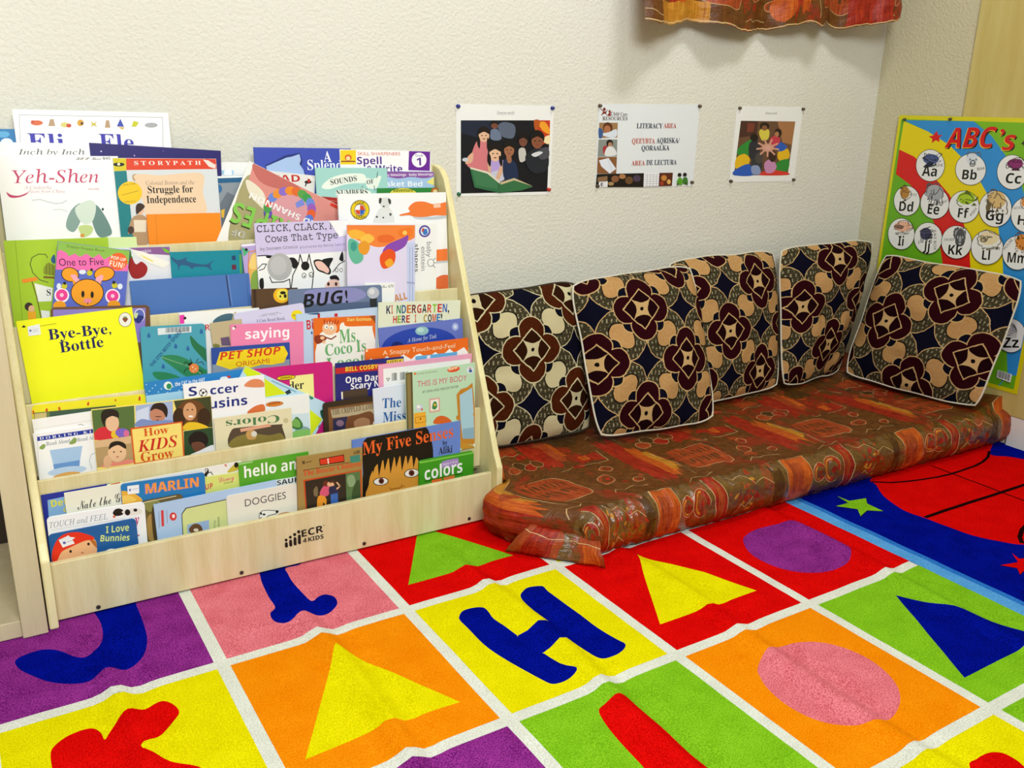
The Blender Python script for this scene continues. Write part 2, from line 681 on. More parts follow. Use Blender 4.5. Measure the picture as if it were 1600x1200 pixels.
def rug_line(z, pts, w):
    return [(Y['black'], s) for s in stroke(rug_px(z, pts), w)]


rl += rug_line(Z39, [(845, 712), (1371, 540), (1600, 460)], 0.011)
rl += rug_line(Z39, [(880, 440), (1371, 625), (1600, 720)], 0.006)
rl += rug_line(Z39, [(560, 525), (660, 528), (740, 521), (820, 512), (900, 500), (980, 482), (1050, 460), (1110, 438), (1150, 418), (1178, 390), (1186, 360)], 0.008)
rl += rug_line(Z39, [(1360, 850), (1348, 820), (1360, 780), (1400, 740), (1500, 700)], 0.010)
gs = [(370, 600), (436, 626), (525, 612), (530, 640), (617, 680), (530, 676), (496, 706), (480, 670), (364, 655), (430, 637)]
rl.append((Y['black'], rug_px(Z39, [(x * 1.06 - 29, y * 1.06 - 38) for x, y in gs])))
rl.append((Y['green'], rug_px(Z39, gs)))
rs = [(1306, 905), (1345, 935), (1420, 930), (1400, 960), (1460, 1000), (1385, 985), (1350, 1020), (1335, 985), (1245, 970), (1340, 952)]
rl.append((Y['black'], rug_px(Z39, [(x * 1.06 - 81, y * 1.06 - 57) for x, y in rs])))
rl.append((Y['red'], rug_px(Z39, rs)))


def rug_at(u, v):
    """gentle folds left from rolling run across the rug in front of the shelf"""
    w = RO + RE1 * u + RE2 * v
    z = 0.0
    fr = max(0.0, min(1.0, (v / CH + 0.60) / 0.45))
    for c in (-0.48, 0.50, 1.52, 2.45, 3.70):
        q = (u / CW - c - 0.03 * math.sin(v * 8)) / 0.055
        z += (0.0125 if c < 2 else 0.009) * fr * (math.exp(-q * q) - 0.35 * math.exp(-(q - 1.6) ** 2))
    z += 0.0010 * fr * noise.noise((w.x * 14, w.y * 14, 0))
    return (w.x, w.y, max(z, -0.006))


SHEET = painted_sheet(RU0, RV0, RU1, RV1, 0.018, rl, Y['white'])
rug = tag(sheet_object('area_rug', SHEET, rug_at), 'large tufted alphabet and shape rug of bright coloured squares covering the floor', 'rug')


# ================================================================== BOOK DISPLAY SHELF
LIPS = [(-0.338, 0.118), (-0.281, 0.258), (-0.222, 0.385), (-0.165, 0.517), (-0.107, 0.645), (-0.034, 0.785)]   # (y, z) top edge of each panel
LEANS = [math.radians(a) for a in (0, 0, 2, 4, 5, 6)]   # the back of pocket k leans back by LEANS[k]; so do its books
PNS = [Vector((0, -math.cos(a), math.sin(a))) for a in LEANS]
PUS = [Vector((0, math.sin(a), math.cos(a))) for a in LEANS]
PT = 0.008
FLOORS = [0.020, 0.118, 0.250, 0.377, 0.505]
XL, XRT = -1.490, -0.578                                # inner faces of the two side panels

shelf = thing('book_display_shelf', 'low birch plywood display shelf with stepped pockets full of picture books against the wall', 'bookshelf',
              Matrix.Translation((-1.034, -0.18, 0)))
inv = Matrix.Translation((1.034, 0.18, 0))


def part(mb, name, bevel=0.0, root=shelf, iv=inv):
    o = mb.build(name, root, bevel=bevel)
    o.data.transform(iv)
    return o


side = [(-0.006, 0.0015), (-0.362, 0.0015), (-0.362, 0.137), (-0.345, 0.165), (-0.102, 0.735), (-0.090, 0.760), (-0.069, 0.779), (-0.040, 0.787), (-0.006, 0.787)]
for x0, x1 in ((-1.506, -1.4905), (-0.5775, -0.5625)):
    m = MB()
    m.prism(side, x0, x1, BIRCH_EDGE, lambda y, z, d: (d, y, z))
    part(m, 'side_panel', 0.003)
m = MB()                                                # front panel, upright, floor to first lip
m.box(XL, -0.338, 0.004, XRT, -0.326, 0.118, BIRCH)
part(m, 'front_panel', 0.0015)
for k in range(1, 6):
    y, z = LIPS[k]
    zb = FLOORS[k] - 0.004 if k < 5 else 0.45
    top = Vector((0, y, z))
    PN, PU = PNS[k], PUS[k]
    bot = top - PU * ((z - zb) / PU.z)
    m = MB()
    pf = [(bot.y, bot.z), (top.y, top.z), ((top - PN * PT).y, (top - PN * PT).z), ((bot - PN * PT).y, (bot - PN * PT).z)]
    m.prism(pf, XL, XRT, BIRCH, lambda yy, zz, d: (d, yy, zz))
    part(m, 'divider_panel' if k < 5 else 'back_panel', 0.0012)
for k in range(5):                                      # pocket bottoms
    y, z = LIPS[k]
    yf = y + 0.012 if k == 0 else y - (z - FLOORS[k]) * math.tan(LEANS[k]) + PT + 0.0008
    m = MB()
    m.box(XL, yf, FLOORS[k] - 0.012, XRT, -0.008, FLOORS[k] - 0.0005, BIRCH)
    part(m, 'pocket_shelf')
for px, py in ((153.7, 948.5), (377.4, 894.7), (569, 849.2), (733, 810.4)):
    c = on_plane(px, py, (0, -0.338, 0), Vector((0, 1, 0)))
    m = MB()
    m.prism(ellipse(c.x, c.z, 0.0042, 0.0042, 0, 14), -0.3392, -0.3375, paint('4a4038', 0.35), lambda x, z, d: (x, d, z))
    m.prism(ellipse(c.x, c.z, 0.0016, 0.0016, 0, 6), -0.3396, -0.3391, paint('120e0a', 0.5), lambda x, z, d: (x, d, z))
    part(m, 'screw')
# printed maker mark on the front panel: figures and letters
m = MB()
fl = lambda x, y: (lambda w: (w.x, w.z))(on_plane(x, y, (0, -0.338, 0), Vector((0, 1, 0))))
art = []
for hx, hy, r, bx, by, b0, b1 in ((268, 815, 9, 269, 0, 828, 862), (294, 797, 9, 296, 0, 812, 855), (321, 780, 10, 323, 0, 796, 848), (346, 763, 10, 350, 0, 780, 840)):
    art += [E('1a1612', hx, hy, r), P('1a1612', ellipse(bx, b0 + 9, 9, 9, 0, 14)), P('1a1612', [(bx - 9, b0 + 9), (bx + 9, b0 + 7), (bx + 10, b1 - 9), (bx - 9, b1 - 7)]),
            E('1a1612', bx + 1, b1 - 9, 9.5, 9)]
art += [T('1a1612', 'bold', 'ECR', 366, 796, 500, 762, 42), T('1a1612', 'bold', '4', 373, 832, 396, 827, 26), T('1a1612', 'bold', 'KIDS', 406, 824, 502, 803, 26), E('1a1612', 503, 722, 3)]
# the mark was measured in zone F with its origin at y = 640
print_art(m, [(a[0], a[1]) + tuple(a[2:]) for a in art], 'F', fl, (-2, 0, 0, 0.2), 0.3384, lambda x, y, z: (x, -z, y), rough=0.5)
part(m, 'maker_mark')['label'] = 'black printed maker mark of four small figures and letters'

# ------------------------------------------------------------------ left cabinet, only its right edge is in view
cab = thing('storage_cabinet', 'beige laminate open cabinet at the left edge beside the book display shelf', 'cabinet', Matrix.Translation((-1.80, -0.19, 0)))
ci = Matrix.Translation((1.80, 0.19, 0))
for nm, b in (('side_panel', (-1.549, -0.368, 0.0015, -1.5085, -0.012, 0.92)), ('side_panel', (-2.10, -0.368, 0.0015, -2.06, -0.012, 0.92)),
              ('base_board', (-2.06, -0.360, 0.0015, -1.549, -0.020, 0.034)), ('top_board', (-2.06, -0.368, 0.885, -1.549, -0.012, 0.92)),
              ('shelf_board', (-2.06, -0.350, 0.45, -1.549, -0.020, 0.475))):
    m = MB()
    m.box(*b, LAMINATE)
    part(m, nm, 0.0015, cab, ci)
m = MB()
m.box(-2.06, -0.020, 0.034, -1.549, -0.012, 0.885, paint('3a2f24', 0.8))
part(m, 'back_panel', 0, cab, ci)

# ------------------------------------------------------------------ books
STACK = {k: [] for k in range(1, 6)}


def book(kind, label, pk, zone, tl, tr, t, col, art=(), H=None, rounded=0.0, edge='f2eee2', extra=None, group='books on the display shelf'):
    """a closed book standing in pocket pk (1 = front); tl, tr = its top corners where the photograph shows them"""
    t *= 0.74
    zx, zy, zs = ZONE[zone]
    tl = (zx + tl[0] / zs, zy + tl[1] / zs)
    tr = (zx + tr[0] / zs, zy + tr[1] / zs)
    by, bz = LIPS[pk]
    PN = PNS[pk]
    base = Vector((0, by, bz))

    def corners(s):
        p0 = base + PN * s
        return on_plane(*tl, p0, PN), on_plane(*tr, p0, PN)
    a, b = corners(0.02)
    dirx = (b - a).normalized()
    W = (b - a).length
    fl0 = FLOORS[pk - 1] + 0.001
    upv = PN.cross(dirx).normalized()
    if upv.z < 0:
        upv = -upv
    Hh = H if H else min(0.34, (min(a.z, b.z) - fl0) / upv.z)
    low = [a, b, a - upv * Hh, b - upv * Hh]
    x0, x1 = min(q.x for q in low), max(q.x for q in low)
    s0 = 0.0010
    for (q0, q1, sf) in STACK[pk]:
        if q0 < x1 + 0.004 and q1 > x0 - 0.004:
            s0 = max(s0, sf + 0.0008)
    s = s0 + t
    a, b = corners(s)
    dirx = (b - a).normalized()
    W = (b - a).length
    upv = PN.cross(dirx).normalized()
    if upv.z < 0:
        upv = -upv
    if not H:
        Hh = min(0.34, (min(a.z, b.z) - fl0) / upv.z)
    low = [a, b, a - upv * Hh, b - upv * Hh]
    x0, x1 = min(q.x for q in low), max(q.x for q in low)
    STACK[pk].append((x0, x1, s))
    p0 = base + PN * s
    # root at the middle of the bottom edge, kept clear of the side panels
    org = (a + b) / 2 - upv * Hh - PN * (t / 2)
    org.x += max(0.0, XL + 0.0012 - x0) - max(0.0, x1 - XRT + 0.0012)
    mw = Matrix(((dirx.x, upv.x, PN.x, org.x), (dirx.y, upv.y, PN.y, org.y), (dirx.z, upv.z, PN.z, org.z), (0, 0, 0, 1)))
    root = thing(kind, label, 'book', mw, group)

    def loc(x, y):
        d = on_plane(x, y, p0, PN) - org
        return d.dot(dirx), d.dot(upv)
    tc = max(0.0005, min(0.0018, t * 0.22))
    hw = W / 2

    def outline(e):
        r = max(0.0, rounded - e)
        x0_, x1_, y0_, y1_ = -hw + e, hw - e, e, Hh - e
        if r <= 0.0005:
            return [(x0_, y0_), (x1_, y0_), (x1_, y1_), (x0_, y1_)]
        o = []
        for cx, cy, a0 in ((x1_ - r, y1_ - r, 0), (x0_ + r, y1_ - r, 90)):
            o += [(cx + r * math.cos(math.radians(a0 + i * 15)), cy + r * math.sin(math.radians(a0 + i * 15))) for i in range(7)]
        return [(x0_, y0_), (x1_, y0_)] + o
    m = MB()
    m.prism(outline(0), t / 2 - tc, t / 2, paint(col))
    print_art(m, art, zone, loc, (-hw + 0.0005, 0.0005, hw - 0.0005, Hh - 0.0005), t / 2, step=min(4e-5, 5.5e-4 / max(1, len(art))))
    m.build('front_cover', root)
    m = MB()
    m.prism(outline(0.0015 if t > 0.003 else 0.0006), -t / 2 + tc, t / 2 - tc, paint(edge, 0.8, 0.1))
    m.build('page_block', root)
    m = MB()
    m.prism(outline(0), -t / 2, -t / 2 + tc, paint(col))
    m.build('back_cover', root)
    if extra:                                           # white stickers, tags and turned-over cover corners: raised pieces of their own
        for nm, arts in extra:
            m = MB()
            print_art(m, arts, zone, loc, (-hw, 0, hw, Hh), t / 2 + 0.0005, step=4e-5)
            # give the first piece real thickness
            o = m.build(nm, root)
            sd = o.modifiers.new('thick', 'SOLIDIFY')
            sd.thickness, sd.offset = 0.00035, -1
    return root

# ---- top row (pocket 5), from the back to the front
book('picture_book', 'blue book at the far left end of the top row, mostly behind white books', 5, 'A', (-60, 205), (130, 207), 0.004, '2779b4',
     [E('e6f2fa', 42, 290, 38, 26), E('5aa8d8', 20, 240, 40, 20)])
book('picture_book', 'white booklet with a pale blue band peeking out right of the dark violet book', 5, 'A', (1340, 412), (1800, 418), 0.003, 'f1f1ee',
     [P('a4cde8', [(1370, 465), (1460, 465), (1460, 492), (1370, 490)]), E('f4f8fa', 1425, 480, 26, 22)])
book('picture_book', 'bright blue picture book with a shaggy pale blue shape in the top row', 5, 'B', (265, 120), (872, 128), 0.006, '3d4fb2',
     [P('233078', [(335, 290), (340, 232), (395, 206), (460, 172), (555, 155), (570, 205), (562, 245), (585, 275), (600, 310)]),
      P('a8c2ea', [(340, 300), (350, 270), (343, 240), (372, 228), (400, 215), (425, 205), (470, 185), (500, 180), (552, 163), (560, 200), (552, 225), (575, 260), (590, 310)]),
      T('f4f4fa', 'serif', 'A', 704, 212, 753, 212, 68), T('f4f4fa', 'serif', 'Splendid', 603, 262, 880, 262, 64)])
book('picture_book', 'tall white book with a row of tiny pictures and blue lettering at the back left', 5, 'A', (75, 82), (1050, 105), 0.005, 'f6f6f6',
     [L('9a9a9a', 3, [(130, 340), (120, 118), (1015, 134), (1020, 340)]), E('d8683a', 230, 168, 38, 16), E('c84a2a', 205, 160, 12, 8), P('b89a78', [(312, 145), (335, 145), (345, 188), (302, 188)]),
      E('d8cf7a', 405, 180, 26, 16), E('c8482a', 430, 185, 16, 12), E('d8a02a', 503, 168, 20, 20), E('5a3a1a', 512, 172, 9, 9), P('c8b83a', [(565, 155), (585, 172), (605, 160), (595, 178), (610, 192), (583, 183), (570, 195), (575, 176)]),
      P('b89a78', [(662, 152), (682, 152), (690, 198), (655, 198)]), P('3a4ab0', [(752, 142), (775, 192), (730, 190)]), P('d8b04a', [(735, 194), (778, 196), (768, 210)]), P('c8c81e', [(822, 190), (835, 155), (868, 165), (850, 192)]),
      E('a8acb0', 945, 182, 40, 15), T('3a34ac', 'serif', 'Eli', 180, 330, 405, 333, 98), T('3a34ac', 'serif', 'Ele', 625, 335, 840, 338, 98)])
book('picture_book', 'dark violet picture book with a bent top right corner behind the red-topped book', 5, 'A', (557, 292), (1380, 342), 0.005, '241968',
     [E('d8d0f0', 632, 346, 5, 5), E('c8a0d8', 840, 372, 4, 5), E('8a6ac0', 1020, 345, 3, 3)],
     extra=[('bent_corner', [P('b87a86', [(1215, 312), (1330, 318), (1372, 330), (1378, 342), (1290, 328)])])])
book('workbook', 'white workbook reading Spell and Write with a purple grade square', 5, 'B', (803, 133), (1370, 146), 0.004, 'f6f5f6',
     [P('f0cf1e', [(808, 138), (905, 138), (905, 228), (806, 228)]), E('d8682a', 856, 185, 22, 20), E('f4d8a0', 856, 190, 13, 13), P('8a2a2a', [(812, 205), (900, 205), (900, 212), (812, 212)]),
      T('dd6530', 'sans', 'SKILL SHARPENERS', 915, 170, 1182, 172, 21), T('56288c', 'bold', 'Spell', 912, 226, 1066, 226, 48), T('56288c', 'bold', '& Write', 972, 276, 1195, 276, 46),
      P('6b2496', [(1236, 140), (1368, 145), (1366, 268), (1232, 264)]), E('f8f6fa', 1299, 200, 46, 46), T('5a2a90', 'bold', '1', 1284, 234, 1312, 234, 48), T('5a2a90', 'sans', 'Grade', 1276, 178, 1324, 178, 14)])
book('picture_book', 'white book with thin grey italic title at the left of the top row', 5, 'A', (-25, 288), (556, 297), 0.004, 'f5f5f4',
     [T('4a4a4a', 'italic', 'Inch by Inch', 115, 366, 532, 366, 36)])
book('picture_book', 'white book with red capital letters behind the tilted book with striped rings', 5, 'B', (320, 262), (650, 298), 0.004, 'e6e2dc',
     [T('c4231c', 'bold', 'READ', 330, 338, 556, 336, 44), E('1a1412', 605, 338, 22, 10), E('b8231c', 610, 330, 9, 14), P('1a1412', [(590, 345), (598, 345), (592, 365), (585, 365)])],
     extra=[('turned_corner', [P('f2efe6', [(600, 296), (652, 322), (640, 335), (612, 318)])])])
book('picture_book', 'grey book with a white edge and blue band right of the bright orange book', 5, 'A', (1300, 503), (1680, 487), 0.004, '8a939b',
     [P('f0f2f2', [(1290, 480), (1700, 470), (1700, 503), (1290, 516)]), P('1c5c88', [(1290, 517), (1700, 503), (1700, 530), (1290, 548)]), E('2a6c9e', 1362, 580, 26, 28), P('6a737c', [(1365, 690), (1420, 600), (1500, 640), (1500, 900), (1365, 900)]),
      P('e6b83a', [(1380, 715), (1405, 705), (1400, 760), (1385, 760)])])
book('picture_book', 'pale blue book with a wavy lilac banner at the right end of the top row', 5, 'B', (1060, 270), (1392, 273), 0.004, 'a6c6e6',
     [S('8a52a0', [(1062, 273), (1150, 271), (1280, 272), (1390, 275), (1395, 300), (1330, 314), (1250, 306), (1170, 316), (1100, 306), (1060, 312)]), T('efe4f4', 'bold', 'baby blessings · baby blessings', 1065, 302, 1385, 296, 17),
      P('efe37a', [(1345, 340), (1395, 303), (1396, 360)]), T('f4f6fa', 'bold', 'Basket Bed', 1030, 366, 1320, 366, 36)])
book('picture_book', 'mint green book with a white ribbon banner reading Sounds of Numbers', 5, 'B', (650, 248), (1098, 250), 0.005, 'a3d4cb',
     [S('edf3e6', [(690, 372), (720, 332), (780, 300), (860, 285), (955, 290), (965, 342), (900, 345), (820, 357), (740, 382)]), P('8ab0a4', [(935, 370), (948, 355), (950, 378)]), S('edf3e6', [(970, 315), (1010, 318), (1060, 298), (1052, 340), (1030, 378), (975, 372)]),
      P('edf3e6', [(780, 388), (960, 380), (1000, 400), (990, 425), (780, 425)]), T('3a3c3a', 'serif', 'SOUNDS', 748, 356, 912, 330, 34), T('3a3c3a', 'serif', 'OF', 974, 353, 1018, 346, 28), T('3a3c3a', 'serif', 'NUMBERS', 783, 424, 978, 416, 36),
      L('4a5a54', 4, [(1040, 275), (1034, 312)]), L('4a5a54', 4, [(1018, 360), (1022, 390)])])
book('picture_book', 'large white picture book with a pink calligraphy title at the top left', 5, 'A', (-30, 372), (736, 376), 0.004, 'f7f7f6',
     [T('c23c68', 'italic', 'Yeh-Shen', 80, 545, 620, 540, 88), S('c23c68', [(40, 600), (60, 632), (110, 635), (170, 612), (200, 560), (178, 598), (120, 622), (70, 618)]), T('c894a4', 'italic', 'A Cinderella', 150, 582, 322, 582, 22),
      T('c894a4', 'italic', 'Story from China', 184, 607, 406, 605, 22), T('c06a84', 'sans', 'PHILOMEL', 552, 587, 622, 587, 11), L('b4b8bc', 4, [(200, 652), (250, 646), (300, 662), (350, 673), (390, 668), (416, 652)]), L('b4b8bc', 3, [(330, 712), (380, 708), (420, 722)]),
      S('86a098', [(412, 815), (440, 720), (500, 670), (520, 720), (500, 790), (460, 850)]), S('6a8a84', [(600, 680), (650, 740), (695, 830), (690, 870), (620, 880), (580, 800), (570, 720)]), S('d4e0d2', [(470, 700), (560, 650), (600, 690), (580, 780), (540, 800), (500, 780)]),
      S('c4d488', [(490, 820), (540, 805), (580, 820), (570, 860), (520, 880)]), E('d89a3a', 515, 872, 14, 12), E('2a3a34', 642, 708, 7, 9), T('6a6a6a', 'script', 'FP P  Lexi 840', 475, 400, 690, 398, 18)])
book('paperback_book', 'paperback with a red title bar and a parchment scroll in the top row', 5, 'A', (703, 387), (1350, 392), 0.003, 'd7dbde',
     [P('de411d', [(788, 390), (1352, 393), (1356, 456), (788, 463)]), P('d6c51c', [(703, 388), (788, 390), (790, 466), (705, 470)]), E('1c1a14', 742, 428, 36, 12), E('f0e8c0', 742, 426, 9, 9), P('187c82', [(704, 471), (790, 467), (838, 920), (738, 920)]),
      S('b89468', [(828, 495), (855, 490), (852, 530), (832, 525)]), S('ecceac', [(838, 497), (900, 488), (1000, 496), (1150, 482), (1270, 490), (1268, 600), (1285, 735), (1100, 745), (920, 742), (903, 690), (850, 540)]), E('f0c61a', 812, 606, 76, 72), L('9a7a14', 3, [(760, 620), (865, 592)]),
      T('8a6c10', 'sans', 'CONTENT FOCUS', 775, 668, 850, 664, 11), T('8a6c10', 'sans', 'SOCIAL STUDIES', 770, 562, 850, 552, 11), T('9a806e', 'italic', 'Colonial Boston and the', 912, 556, 1216, 552, 28), T('17120e', 'serif', 'Struggle for', 925, 608, 1208, 602, 46), T('17120e', 'serif', 'Independence', 918, 670, 1227, 664, 46),
      T('f8e8e0', 'serif', 'S T O R Y P A T H', 840, 432, 1256, 430, 26), S('b4906a', [(820, 772), (855, 745), (900, 748), (930, 800), (928, 920), (860, 930), (825, 860), (800, 860)]), E('e4b896', 876, 715, 24, 28), S('3a2418', [(848, 700), (856, 676), (880, 670), (902, 684), (900, 700), (862, 735), (852, 738)]),
      P('e8d8c0', [(835, 775), (915, 775), (912, 850), (840, 850)]), E('4a3428', 818, 838, 20, 24)],
     extra=[('turned_corner', [P('f0dcd4', [(1268, 398), (1350, 408), (1346, 455), (1305, 442)]), P('d8402a', [(1285, 392), (1330, 394), (1352, 412), (1346, 430)])])])
book('picture_book', 'dark green book with a yellow title oval, tucked under the pale blue banner book', 5, 'B', (1060, 376), (1437, 372), 0.004, '2c8438', [E('e4d648', 1200, 412, 84, 36), T('285a1e', 'bold', 'Adventure', 1138, 400, 1262, 398, 22), E('c4621e', 1400, 396, 26, 24), E('f0dca0', 1400, 396, 14, 12)])
book('picture_book', 'red book of which a small corner shows under the mint green book', 5, 'B', (690, 428), (860, 442), 0.004, 'ac241d', [L('d88a7a', 3, [(740, 452), (800, 462)])])
book('hardcover_book', 'plain bright orange hardcover in front of the parchment scroll paperback', 5, 'A', (915, 740), (1375, 730), 0.006, 'f28a0a', [L('d27200', 3, [(972, 738), (984, 940)])])
RING = []
for i, c in enumerate(('6a4ab0', '4a9a4a', 'd8482a', '6a86d8', 'e8902a', '8a6ac8', 'ee8c24', 'e06a2a', '5aa04a', '3f9a4a', '6a8ad8', '9a5ab8', 'e8602a', '5a7ad0')):
    an = math.radians(190 - i * 17)
    RING.append(E(c, 490 + 138 * math.cos(an), 512 - 120 * math.sin(an), 27, 34, -an + math.pi))
book('picture_book', 'tilted upside-down picture book with striped rainbow rings in the top row', 5, 'B', (240, 207), (870, 520), 0.003, 'f3f1ea',
     [S('a8a070', [(200, 330), (300, 300), (420, 420), (400, 760), (150, 760), (110, 640)]), P('dc8f84', [(262, 220), (640, 402), (868, 520), (868, 760), (640, 760), (560, 600), (380, 470), (230, 350)]), S('c46a62', [(262, 222), (420, 300), (560, 380), (420, 380), (300, 330)]), S('e8e0c8', [(215, 330), (260, 340), (330, 410), (350, 520), (250, 430)])]
     + [S('dc9aa0', [(370, 520), (420, 430), (500, 400), (580, 440), (620, 540), (600, 640), (480, 680), (390, 620)])] + RING +
     [P('7a8ad8', [(525, 470), (570, 440), (585, 480), (535, 500)]), T('f4f2ee', 'bold', 'DAVID SHANNON', 760, 636, 248, 402, 36), T('3a3a1a', 'bold', 'STRIPES', 640, 640, 146, 462, 128), T('86c84e', 'bold', 'STRIPES', 645, 636, 150, 458, 124), T('e9e9e2', 'bold', 'OF', 217, 650, 132, 628, 44), T('a09a8a', 'sans', 'OF', 217, 650, 132, 628, 44),
      P('d8301e', [(748, 466), (870, 522), (862, 540), (742, 484)])], H=0.2)

# ---- second row (pocket 4)
book('booklet', 'pale green booklet between the white calligraphy book and the yellow-green bird cage book', 4, 'A', (664, 884), (852, 880), 0.002, 'd6e8a6')
book('picture_book', 'yellow-green picture book with a bird cage at the left end of the second row', 4, 'A', (20, 905), (672, 884), 0.005, 'a7ca2a',
     [L('7a9a18', 3, [(95, 904), (140, 1400)]), L('5f7418', 6, [(300, 1165), (250, 1150), (205, 1105), (188, 1050), (200, 1010), (240, 988), (285, 990), (298, 1012)]), P('8a9420', [(272, 1075), (300, 1040), (345, 1060), (345, 1125), (272, 1112)]), L('4a5a10', 3, [(290, 1050), (290, 1120)]),
      L('4a5a10', 3, [(310, 1045), (310, 1120)]), L('4a5a10', 3, [(330, 1050), (330, 1122)]), P('7a5a1a', [(272, 1125), (345, 1130), (345, 1142), (272, 1138)]), S('2a5a8a', [(318, 1020), (340, 990), (346, 1040), (330, 1045)]), P('f08c22', [(135, 1147), (230, 1130), (236, 1152), (142, 1170)]),
      P('f0f0ea', [(215, 1170), (330, 1200), (322, 1282), (240, 1286)]), P('f0f0ea', [(255, 1338), (310, 1345), (312, 1400), (262, 1395)]), T('3a3a2a', 'serif', 'S', 292, 1247, 318, 1247, 40), L('6a5a12', 6, [(200, 1160), (230, 1260), (258, 1390)]), E('38281e', 180, 1316, 26, 26), E('e8b68a', 197, 1330, 20, 22), P('f0aa1e', [(172, 1348), (222, 1345), (228, 1400), (176, 1400)])])
book('picture_book', 'book with a torn, curling cover over a red leaf and a purple title, second row', 4, 'A', (664, 952), (1062, 940), 0.004, 'e2e2e6',
     [P('8a5a94', [(800, 948), (1060, 942), (1063, 995), (900, 985)]), P('3f7c2c', [(664, 952), (815, 962), (832, 1022), (690, 1030)]), P('74b82c', [(1010, 945), (1055, 965), (1060, 985), (1030, 975)]), S('9c1a1a', [(820, 1010), (850, 1052), (885, 1035), (922, 1072), (905, 1122), (860, 1142), (822, 1130), (800, 1060)]), T('e4dcf0', 'sans', 'pumpkin', 838, 988, 945, 976, 24), T('e8f0d8', 'sans', 'the', 820, 1003, 858, 1000, 22)],
     extra=[('curling_cover', [P('f0eee4', [(812, 955), (900, 975), (1065, 1042), (1022, 1076), (935, 1045), (860, 1000)]), P('ecdf7a', [(870, 985), (960, 1030), (955, 1038), (900, 1012)])])])
book('picture_book', 'teal blue book with a dark shark drawing in the second row', 4, 'A', (1062, 976), (1512, 962), 0.004, '0e8799',
     [S('285880', [(1070, 1005), (1110, 1025), (1150, 1015), (1172, 1008), (1165, 1030), (1220, 1046), (1290, 1052), (1338, 1024), (1315, 1055), (1325, 1092), (1292, 1070), (1220, 1068), (1200, 1082), (1180, 1065), (1130, 1058), (1116, 1092), (1108, 1055), (1080, 1030)]), P('24406a', [(1448, 1000), (1470, 995), (1475, 1025), (1450, 1025)]), P('642a3c', [(1448, 1055), (1474, 1052), (1478, 1085), (1450, 1086)]),
      P('5aa04a', [(1495, 990), (1510, 988), (1512, 1110), (1500, 1110)])])
book('picture_book', 'lilac book showing a green shape and a blond figure left of the cow book', 4, 'B', (187, 728), (480, 700), 0.005, 'b6a2d6',
     [P('f0eef4', [(180, 722), (480, 695), (480, 715), (180, 742)]), P('4eae7c', [(190, 745), (238, 768), (205, 805)]), E('16140e', 219, 760, 9, 9), P('e6b45e', [(232, 860), (250, 790), (290, 770), (290, 1010), (250, 1010)]), L('e6883a', 6, [(238, 1000), (232, 862), (236, 775), (300, 762)]), S('f0cf7a', [(235, 860), (262, 790), (300, 800), (290, 870), (258, 882)]), S('86a848', [(250, 930), (275, 890), (300, 900), (300, 1010), (252, 1010)])])
book('picture_book', 'tall white book with a spotted puppy and orange pointing hands', 4, 'B', (800, 412), (1475, 401), 0.007, 'f5f5f4',
     [E('18160f', 930, 512, 60, 62), E('e9c91c', 930, 512, 56, 58), E('18160f', 930, 512, 36, 38), E('f6f6f2', 930, 512, 33, 34), P('d84a22', [(930, 512), (930, 480), (952, 488), (963, 512)]), P('2a62b4', [(930, 512), (932, 546), (952, 536), (962, 512)]), P('d84a22', [(930, 512), (930, 545), (908, 536), (898, 512)]),
      T('2a240e', 'sans', 'LOOK', 900, 476, 960, 476, 17), T('2a240e', 'sans', 'LEARN', 893, 565, 968, 565, 17), S('e2e2de', [(1015, 600), (1030, 540), (1058, 500), (1100, 490), (1130, 520), (1145, 585), (1120, 590)]), S('dcdcd8', [(1050, 455), (1075, 435), (1110, 440), (1120, 475), (1095, 500), (1062, 492)]), S('3a3a3a', [(1050, 440), (1065, 440), (1060, 470), (1048, 468)]), S('3a3a3a', [(1105, 440), (1122, 450), (1122, 475), (1110, 470)]),
      E('1a1a1a', 1078, 490, 6, 5), E('4a4a4a', 1035, 555, 7, 6), E('4a4a4a', 1120, 540, 7, 9), E('4a4a4a', 1075, 560, 6, 5), S('c4ccd2', [(1270, 550), (1380, 555), (1483, 542), (1483, 560), (1380, 572), (1280, 568)]), S('f07c36', [(1180, 540), (1240, 524), (1232, 500), (1268, 465), (1330, 460), (1400, 478), (1490, 462), (1490, 540), (1400, 546), (1330, 556), (1272, 555), (1235, 545), (1185, 549)]),
      P('f4c8ae', [(1388, 472), (1432, 468), (1434, 496), (1390, 500)]), P('f07c36', [(1300, 770), (1500, 752), (1500, 826), (1300, 840)]), P('c4ccd2', [(1300, 840), (1500, 826), (1500, 838), (1300, 856)]), S('e8703a', [(1400, 945), (1450, 918), (1510, 930), (1510, 990), (1460, 1005), (1400, 1000)])])
book('hardcover_book', 'plain blue cloth hardcover lying sideways in the second row', 4, 'A', (810, 1158), (1556, 1108), 0.007, '4a73b6', [L('323c66', 9, [(1413, 1116), (1440, 1310)]), L('7a9ad0', 3, [(1424, 1116), (1452, 1310)]), L('3f62a2', 3, [(1540, 1110), (1552, 1310)])])
